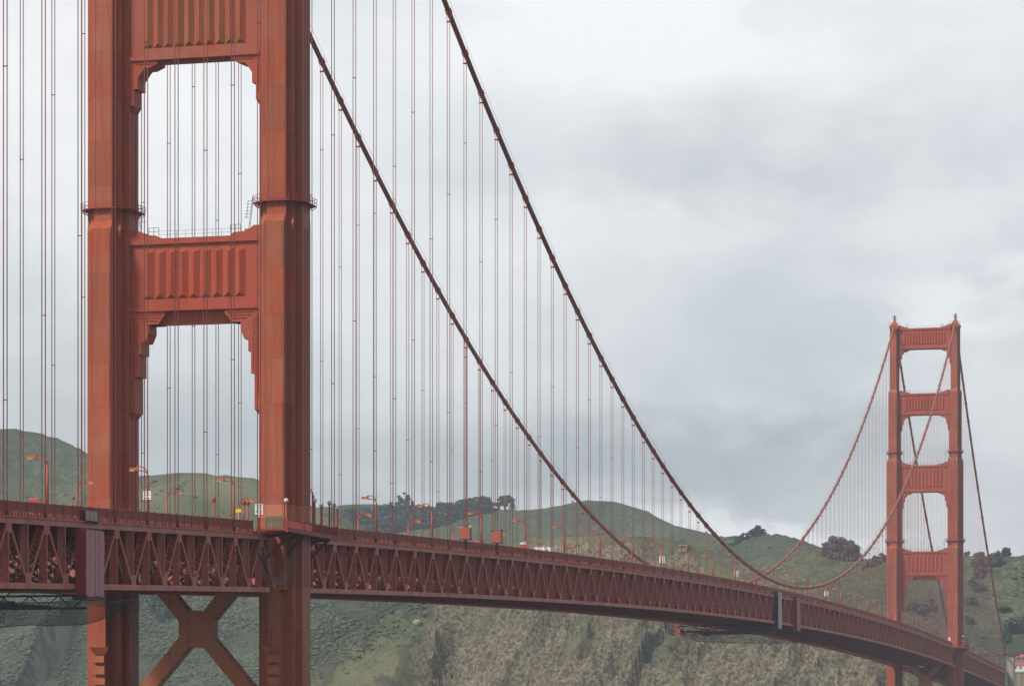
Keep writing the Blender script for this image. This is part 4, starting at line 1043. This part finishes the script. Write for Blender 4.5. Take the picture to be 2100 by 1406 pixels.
def tree_meshes(kind, matk, var):
    key = (kind, matk, var)
    if key not in TP:
        h, w = {'conifer': (18, 9), 'flat': (14, 12), 'round': (16, 17), 'bush': (5, 8)}[kind]
        tr, cr = tree_parts(kind, hash(kind) % 7*0+var*31+len(kind), h, w)
        TP[key] = (tr.mesh('trunk', M['bark'], True), cr.mesh('crown', M[matk]), h, w)
    return TP[key]
def tree(u, v, hpx, wpx, kind, matk, var, label, group, hitp=None, D=None):
    p = hitp or hit(u, v)
    if p is None:
        d = D or 2500; P = at(u, v, d); p = (P[0], P[1], float(height([P[0]], [P[1]])[0]), d)
    tm, cm, h, w = tree_meshes(kind, matk, var); s = p[3]/FPX
    T = empty('tree' if kind != 'bush' else 'bush', (p[0], p[1], p[2]-(0.3 if kind == 'bush' else 1.6)), label, 'tree' if kind != 'bush' else 'bush', group, rz=var*1.3+u*0.01)
    T.scale = (wpx*s/w*1.15, wpx*s/w*1.15, hpx*s/h*1.05)
    put('trunk', tm, T); put('crown', cm, T)
    return T
# ridge C row of dark trees (left to right)
rowC = [(715,1033,22,26,'flat'),(745,1032,26,26,'flat'),(768,1030,20,18,'flat'),(786,1034,30,28,'flat'),(803,1036,40,30,'conifer'),(820,1037,52,32,'conifer'),(832,1037,58,30,'conifer'),(846,1038,42,24,'conifer'),(858,1038,30,24,'flat'),(868,1038,26,24,'flat'),(879,1038,34,16,'conifer'),(893,1039,26,24,'flat'),(908,1039,30,26,'flat'),(922,1040,18,18,'flat'),(943,1040,26,28,'flat'),(966,1041,22,26,'flat'),(984,1042,24,24,'flat'),(1003,1042,30,16,'conifer'),(1022,1042,18,9,'conifer'),(1036,1042,24,20,'flat'),(1050,1043,30,16,'conifer')]
for i, (u, v, hp, wp, kd) in enumerate(rowC):
    P = at(u, v, 3760-(u-700)*0.1); z = float(height([P[0]], [P[1]])[0])
    if kd == 'flat': hp, wp = max(hp, 26)*1.2, wp*1.5
    tree(u, v, hp, wp, 'round' if (kd == 'flat' and u < 930) else kd, 'leafdark', i % 3, f"{ordinal(i+1)} tree from the left in the row on the hazy ridge, {'pointed' if kd == 'conifer' else 'spreading'}", 'row of dark trees on the hazy ridge', hitp=(P[0], P[1], z-1, 3760-(u-700)*0.1))
for i in range(16):
    u = 735+i*17.5; P = at(u, 1048, 3725); z = float(height([P[0]], [P[1]])[0])
    tree(u, 1048, 26+(i*7) % 11, 38+(i*5) % 14, 'round', 'leafdark', i % 3, f"{ordinal(i+1)} tree from the left in the lower second row under the hazy ridge trees", 'lower row of trees under the hazy ridge', hitp=(P[0], P[1], z-1, 3725))
for i, (u, v, hp, wp) in enumerate(((1503,1098,10,14),(1512,1097,16,14),(1522,1097,19,14),(1533,1095,14,12),(1543,1094,18,18),(1553,1094,22,18),(1565,1093,17,14),(1576,1092,10,10),(1603,1094,8,16))):
    P = at(u, v, 2935); z = float(height([P[0]], [P[1]])[0])
    tree(u, v, hp, wp, 'round' if i % 2 else 'flat', 'leafdark', i % 3, f"{ordinal(i+1)} small dark tree from the left on the knoll above the crossing of the cables", 'trees on the middle knoll', hitp=(P[0], P[1], z, 2935))
for i, (u, v, hp, wp) in enumerate(((1700,1126,28,36),(1716,1130,42,44),(1733,1134,44,44),(1749,1139,34,34),(1692,1124,16,20),(1763,1142,14,14))):
    P = at(u, v, 2555-(u-1700)*0.3); z = float(height([P[0]], [P[1]])[0])
    tree(u, v, hp, wp, 'round', 'leafgrey', i % 3, f"{('left shoulder','tallest left','tallest right','right shoulder','leftmost low','rightmost stray')[i]} tree of the big round clump on the ridge left of the far tower", 'big round tree clump', hitp=(P[0], P[1], z-1, 2555))
for i, (u, v, hp, wp) in enumerate(((1782,1140,15,18),(1797,1139,20,20),(1812,1138,22,18),(1772,1141,9,10),(1933,1136,15,16),(1984,1134,26,14),(1994,1134,17,18),(2003,1134,14,16),(2028,1142,22,24),(2042,1142,30,16))):
    P = at(u, v, 2520); z = float(height([P[0]], [P[1]])[0])
    tree(u, v, hp, wp, 'round' if i % 2 else 'flat', 'leafgrey', i % 3, f"{ordinal(i+1)} grey tree from the left along the skyline beside the far tower", 'skyline trees beside the far tower', hitp=(P[0], P[1], z, 2520))
slope = [(2063,1150,20,22,'bush','leafgreen'),(2008,1160,30,30,'round','leafgrey'),(2018,1175,34,34,'round','leafgrey'),(2006,1188,26,26,'round','leafgrey'),(2040,1160,30,30,'bush','leafgrey'),(2008,1212,18,34,'bush','leafgrey'),(1994,1208,14,18,'bush','leafgrey'),(1990,1238,16,26,'bush','leafgrey'),(1988,1288,18,22,'bush','leafgrey'),(1885,1262,22,34,'bush','leafgrey'),(1905,1264,26,30,'bush','leafgrey'),(1868,1256,16,26,'bush','leafgrey'),(2076,1308,34,44,'bush','leafgreen'),(2090,1296,30,34,'bush','leafgreen'),(2064,1318,24,30,'bush','leafgreen'),(2060,1258,14,34,'bush','leafgreen'),(318,1268,44,46,'bush','leafdark'),(338,1276,30,40,'bush','leafdark'),(1030,1290,4,6,'bush','leafgreen')]
for i, (u, v, hp, wp, kd, mk) in enumerate(slope[:-1]):
    nm = 'dark rounded bush on the slope seen between the near tower legs' if u < 400 else f"{'green' if mk == 'leafgreen' else 'grey brown'} {'bush' if kd == 'bush' else 'tree'} behind the far tower, {ordinal(i+1)} from the ridge down"
    if u < 400: nm = ('left larger ' if u < 330 else 'right smaller ')+nm
    tree(u, v, hp, wp, kd, mk, i % 3, nm, 'bushes and trees on the far slopes')
# ------------------------------------------------------------------ small far things
T = empty('boulder', tuple(hit(855, 1284)[:3]), 'pale boulder on the crest between the green slope and the brown cliff', 'boulder')
m = MB(); rnd = random.Random(4); m.sphere((0,0,0.8), 2.1, 12, 8, 0.72); m.v = [(x*1.1+rnd.uniform(-.35,.35), y+rnd.uniform(-.35,.35), z+rnd.uniform(-.3,.3)) for x, y, z in m.v]; part('rock', m, plain('pale boulder rock', (0.36, 0.33, 0.25), 0.9), T)
# battery building on the headland
p = hit(1402, 1134)
T = empty('bunker', p[:3], 'low grey bunker with a dark opening on the shoulder of the headland', 'bunker')
m = MB(); m.box(-2.2, 2.2, -2.0, 2.4, -2, 1.7); part('wall', m, M['concdark'], T)
m = MB(); m.box(-2.5, 2.5, -2.3, 2.7, 1.704, 2.0); part('roof', m, M['steel'], T)
m = MB(); m.box(-1.7, 1.5, -2.04, -2.003, 0.3, 1.2); part('opening', m, M['glass'], T)
def house(u, v, d, L_, W, H, wall, roof, label, rz=0.2, cat='building'):
    P = at(u, v, d); z = float(height([P[0]], [P[1]])[0]); z = min(z, P[2])
    T = empty('building', (P[0], P[1], z), label, cat, None, rz); H2 = P[2]-z+H
    m = MB(); m.box(-L_/2, L_/2, -W/2, W/2, -2, H2); part('wall', m, wall, T)
    m = MB(); m.add([(-L_/2-.3,-W/2-.4,H2),(L_/2+.3,-W/2-.4,H2),(L_/2+.3,W/2+.4,H2),(-L_/2-.3,W/2+.4,H2),(-L_/2-.3,0,H2+W*0.3),(L_/2+.3,0,H2+W*0.3)], [(0,3,2,1),(0,1,5,4),(2,3,4,5),(0,4,3),(1,2,5)]); part('roof', m, roof, T)
    for i in range(max(2, int(L_/3))):
        x = -L_/2+(i+0.5)*L_/max(2, int(L_/3)); m = MB(); m.box(x-0.5, x+0.5, -W/2-0.04, -W/2-0.003, H2-H*0.65, H2-H*0.2); part('window', m, M['glass'], T)
    return T
house(1868, 1392, 2120, 9, 5, 3.2, M['white'], M['steel'], 'small white building with a grey roof seen below the deck between the far tower legs')
house(1861, 1376, 2150, 4, 3, 3.0, M['roofred'], M['white'], 'tiny red-walled hut behind the white building below the far deck')
house(2094, 1374, 2290, 9, 6, 3.0, M['white'], M['roofred'], 'low white building with a red roof right of the concrete pylon', 0.0)
house(2112, 1376, 2295, 6, 6, 2.6, M['white'], M['leafgreen'], 'white shed with a green roof at the very right edge', 0.0)
house(2085, 1354, 2360, 12, 6, 2.0, M['concdark'], M['roofred'], 'low brown building among trees under the white flagpole', 0.0)
P = at(2094.5, 1346, 2400); z = float(height([P[0]], [P[1]])[0])
T = empty('flagpole', (P[0], P[1], P[2]-1), 'tall white flagpole at the lower right edge', 'flagpole')
m = MB(); m.tube([(0,0,-12),(0,0,9)], [0.32,0.24], 8); part('pole', m, M['white'], T); m = MB(); m.sphere((0,0,9.2), 0.35); part('finial', m, M['white'], T)
# retaining wall and anchorage blocks
P = at(2086, 1400, 2268)
T = empty('retaining_wall', (P[0]+3, P[1], 0), 'buff concrete retaining wall right of the pylon at the lower right corner', 'wall')
m = MB(); m.box(-7, 8, -2, 10, -3, 63.6); m.box(-7.3, 8.3, -2.3, 10.3, 63.603, 64.4); part('wall', m, M['concdark'], T)
for i in range(4): m = MB(); m.box(-6.5+i*4.2, -5.6+i*4.2, -2.35, -2.003, 0, 63.4); part('buttress', m, M['conc'], T)
# people on the headland (tiny)
def person(u, dz, shirt, pants, label, pose):
    q = hit(u, 1104, 2100, 2300, 1.0) or hit(u, 1108)
    bmv = [(0,0,0.92),(0,0,1.15),(0,0,1.38),(0,0,1.5),(0,0,1.66),(0.19,0,1.4),(0.27,0.05,1.12),(0.26,0.2 if pose else 0.08,0.9),(-0.19,0,1.4),(-0.28,0.02,1.12),(-0.27,0.1,0.88),(0.1,0,0.88),(0.12,0.04,0.5),(0.12,0,0.06),(0.12,0.16,0.03),(-0.1,0,0.88),(-0.12,-0.02,0.5),(-0.13,-0.08,0.06),(-0.13,0.08,0.03)]
    ed = [(0,1),(1,2),(2,3),(3,4),(2,5),(5,6),(6,7),(2,8),(8,9),(9,10),(0,11),(11,12),(12,13),(13,14),(0,15),(15,16),(16,17),(17,18)]
    rad = [.15,.15,.17,.06,.11,.06,.045,.035,.06,.045,.035,.095,.065,.045,.035,.095,.065,.045,.035]
    me = bpy.data.meshes.new('person'); me.from_pydata(bmv, ed, []); me.materials.append(pants)
    o = put('person', me, None, (q[0], q[1], q[2]-0.05)); tag(o, label, 'person', 'people on the headland lookout'); o.rotation_euler.z = 0.3*u
    md = o.modifiers.new('skin', 'SKIN'); me.update()
    for v_, r_ in zip(me.skin_vertices[0].data if me.skin_vertices else [], rad): v_.radius = (r_, r_)
    md2 = o.modifiers.new('sub', 'SUBSURF'); md2.levels = 1; md2.render_levels = 1
    m = MB(); m.tube([(0,0,0.85),(0,0,1.1),(0,0,1.4),(0,0,1.5)], [0.2,0.19,0.22,0.1], 10); m.tube([(0.2,0,1.43),(0.28,0.05,1.12)], [0.09,0.075], 7); m.tube([(-0.2,0,1.43),(-0.29,0.02,1.12)], [0.09,0.075], 7); part('jacket', m, shirt, o, smooth=True)
    m = MB(); m.sphere((0,-0.01,1.72), 0.115, 10, 8, 1.15); part('hair', m, M['black'], o, smooth=True)
person(1260, 0, M['black'], M['black'], 'tiny person in dark clothes standing on the headland lookout, leftmost of three', 0)
person(1277, 0, M['carred'], M['white'], 'tiny person in a red top on the headland lookout, middle of three', 1)
person(1292, 0, M['yellow'], M['walk'], 'tiny person in a pale yellow top on the headland lookout, rightmost of three', 0)

# ------------------------------------------------------------------ air
HAZE = 0.80e-4
m = MB(); m.box(-2200, 1100, -900, 4700, -8, 330)
hz = m.mesh('haze', bpy.data.materials.new('haze air')); hm = hz.materials[0]; hm.use_nodes = True; N = hm.node_tree.nodes; L = hm.node_tree.links
N.clear(); out = N.new('ShaderNodeOutputMaterial'); pv = N.new('ShaderNodeVolumePrincipled')
pv.inputs['Color'].default_value = (0.74, 0.86, 1.0, 1); pv.inputs['Density'].default_value = HAZE; pv.inputs['Anisotropy'].default_value = 0.0
L.new(pv.outputs[0], out.inputs['Volume'])
tag(put('haze', hz), 'thin bluish sea haze over strait and hills', 'haze', None, 'stuff')

# ------------------------------------------------------------------ sky
SUN_AZ, SUN_EL = math.radians(216), math.radians(47)      # compass azimuth with +Y as north
w = bpy.data.worlds.new('World'); SC.world = w; w.use_nodes = True; N = w.node_tree.nodes; L = w.node_tree.links; N.clear()
out = N.new('ShaderNodeOutputWorld')
sky = N.new('ShaderNodeTexSky'); sky.sky_type = 'NISHITA'; sky.sun_disc = False; sky.sun_elevation = SUN_EL; sky.sun_rotation = SUN_AZ
tc = N.new('ShaderNodeTexCoord'); sep = N.new('ShaderNodeSeparateXYZ'); L.new(tc.outputs['Generated'], sep.inputs[0])
az = N.new('ShaderNodeMath'); az.operation = 'ARCTAN2'; L.new(sep.outputs[0], az.inputs[0]); L.new(sep.outputs[1], az.inputs[1]); az = az.outputs[0]
el = math_node(N, L, 'ARCSINE', sep.outputs[2])
def px(u, v):   # direction of a photographed cloud feature
    r = ray(u, v); return math.atan2(r[0], r[1]), math.asin(r[2]/np.linalg.norm(r))
cmb = N.new('ShaderNodeCombineXYZ'); L.new(az, cmb.inputs[0]); L.new(math_node(N, L, 'MULTIPLY', el, 1.7), cmb.inputs[1])
V = cmb.outputs[0]
big = noise(N, L, V, 9.0, 7, 0.5); med = noise(N, L, V, 30.0, 7, 0.55); wisp = noise(N, L, V, 9.0, 3, 0.5)
wz = noise(N, L, V, 22.0, 5, 0.55); wz2 = noise(N, L, V, 17.0, 5, 0.55, (1.3, 1.3, 1.3))
azw = math_node(N, L, 'ADD', az, math_node(N, L, 'MULTIPLY', math_node(N, L, 'SUBTRACT', wz, 0.5), 0.09))
elw = math_node(N, L, 'ADD', el, math_node(N, L, 'MULTIPLY', math_node(N, L, 'SUBTRACT', wz2, 0.5), 0.05))
def blob(u, v, ru, rv, amp):
    a, e = px(u, v)
    dx = math_node(N, L, 'MULTIPLY', math_node(N, L, 'SUBTRACT', azw, a), FPX/ru); dy = math_node(N, L, 'MULTIPLY', math_node(N, L, 'SUBTRACT', elw, e), FPX/rv)
    q = math_node(N, L, 'ADD', math_node(N, L, 'MULTIPLY', dx, dx), math_node(N, L, 'MULTIPLY', dy, dy)); q = math_node(N, L, 'POWER', q, 1.4)
    return math_node(N, L, 'MULTIPLY', math_node(N, L, 'EXPONENT', math_node(N, L, 'MULTIPLY', q, -0.5)), amp)
# warp positions a little so that the patches have cloud-like edges
tot = math_node(N, L, 'MULTIPLY', math_node(N, L, 'SUBTRACT', big, 0.5), 0.75)
tot = math_node(N, L, 'ADD', tot, math_node(N, L, 'MULTIPLY', math_node(N, L, 'SUBTRACT', med, 0.5), 0.34))
for b_ in ((1540,270,260,110,-.15),(1330,350,230,90,-.10),(1700,400,250,70,-.09),(1000,960,520,80,-.20),(1500,950,330,80,-.22),(1560,1065,230,26,.34),(1990,600,130,50,.30),(1880,470,120,50,.10),(1250,90,260,90,.16),(1980,500,150,60,-.02),(300,200,420,200,.16),(250,700,300,200,-.08),(1100,120,250,200,.10),(900,620,200,120,.02),(1750,80,300,80,.04),(2000,10,260,40,-.10),(1250,500,260,90,.10),(2050,860,150,200,.02),(640,830,300,80,-.05),(1650,600,280,120,-.05),(60,640,200,160,-.05),(130,60,300,160,.05)):
    tot = math_node(N, L, 'ADD', tot, blob(*b_))
grad = math_node(N, L, 'MULTIPLY', math_node(N, L, 'SUBTRACT', el, 0.10), 1.6)
tot = math_node(N, L, 'ADD', tot, math_node(N, L, 'MINIMUM', grad, 0.12))
val = math_node(N, L, 'ADD', tot, 0.69, True)
cloud = N.new('ShaderNodeValToRGB'); e = cloud.color_ramp.elements
stops = [(0.0, (0.30, 0.35, 0.39)), (0.25, (0.45, 0.50, 0.54)), (0.5, (0.65, 0.69, 0.72)), (0.72, (0.83, 0.86, 0.89)), (1.0, (1.0, 1.02, 1.04))]
while len(e) < 5: e.new(0.5)
for x, (p_, c_) in zip(e, stops): x.position = p_; x.color = (*c_, 1)
L.new(val, cloud.inputs['Fac'])
b1 = N.new('ShaderNodeBackground'); b1.inputs['Strength'].default_value = 0.10; L.new(sky.outputs[0], b1.inputs['Color'])
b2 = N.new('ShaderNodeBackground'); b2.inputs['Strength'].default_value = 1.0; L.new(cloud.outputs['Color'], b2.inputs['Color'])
# unseen sky to the east and overhead dimmed, to deepen shade on east faces
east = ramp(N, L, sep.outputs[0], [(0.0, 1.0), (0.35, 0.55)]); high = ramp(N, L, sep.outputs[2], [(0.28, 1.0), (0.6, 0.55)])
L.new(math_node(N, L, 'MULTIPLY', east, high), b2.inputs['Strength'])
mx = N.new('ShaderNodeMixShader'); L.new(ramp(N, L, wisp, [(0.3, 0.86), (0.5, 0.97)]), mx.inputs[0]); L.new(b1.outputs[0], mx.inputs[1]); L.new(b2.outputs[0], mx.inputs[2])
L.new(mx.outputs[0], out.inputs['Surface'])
ld = bpy.data.lights.new('sun', 'SUN'); ld.energy = 3.2; ld.angle = math.radians(9); ld.color = (1.0, 0.93, 0.84)
lo = bpy.data.objects.new('sun', ld); COL.objects.link(lo)
sd = Vector((math.sin(SUN_AZ)*math.cos(SUN_EL), math.cos(SUN_AZ)*math.cos(SUN_EL), math.sin(SUN_EL)))
lo.rotation_euler = (-sd).to_track_quat('-Z', 'Y').to_euler()
# ------------------------------------------------------------------ camera
cd = bpy.data.cameras.new('camera'); cam = bpy.data.objects.new('camera', cd); COL.objects.link(cam); SC.camera = cam
cam.location = CAM; cam.rotation_euler = (PI/2, 0, -YAW); cd.sensor_width = 36; cd.lens = FPX/2100*36
cd.shift_x = (1050-PU)/2100; cd.shift_y = (PV-703)/2100; cd.clip_start = 1; cd.clip_end = 30000
SC.view_settings.view_transform = 'Standard'; SC.view_settings.look = 'None'; SC.view_settings.exposure = 0; SC.view_settings.gamma = 1
SC.cycles.max_bounces = 6; SC.cycles.transparent_max_bounces = 24; SC.cycles.volume_bounces = 0
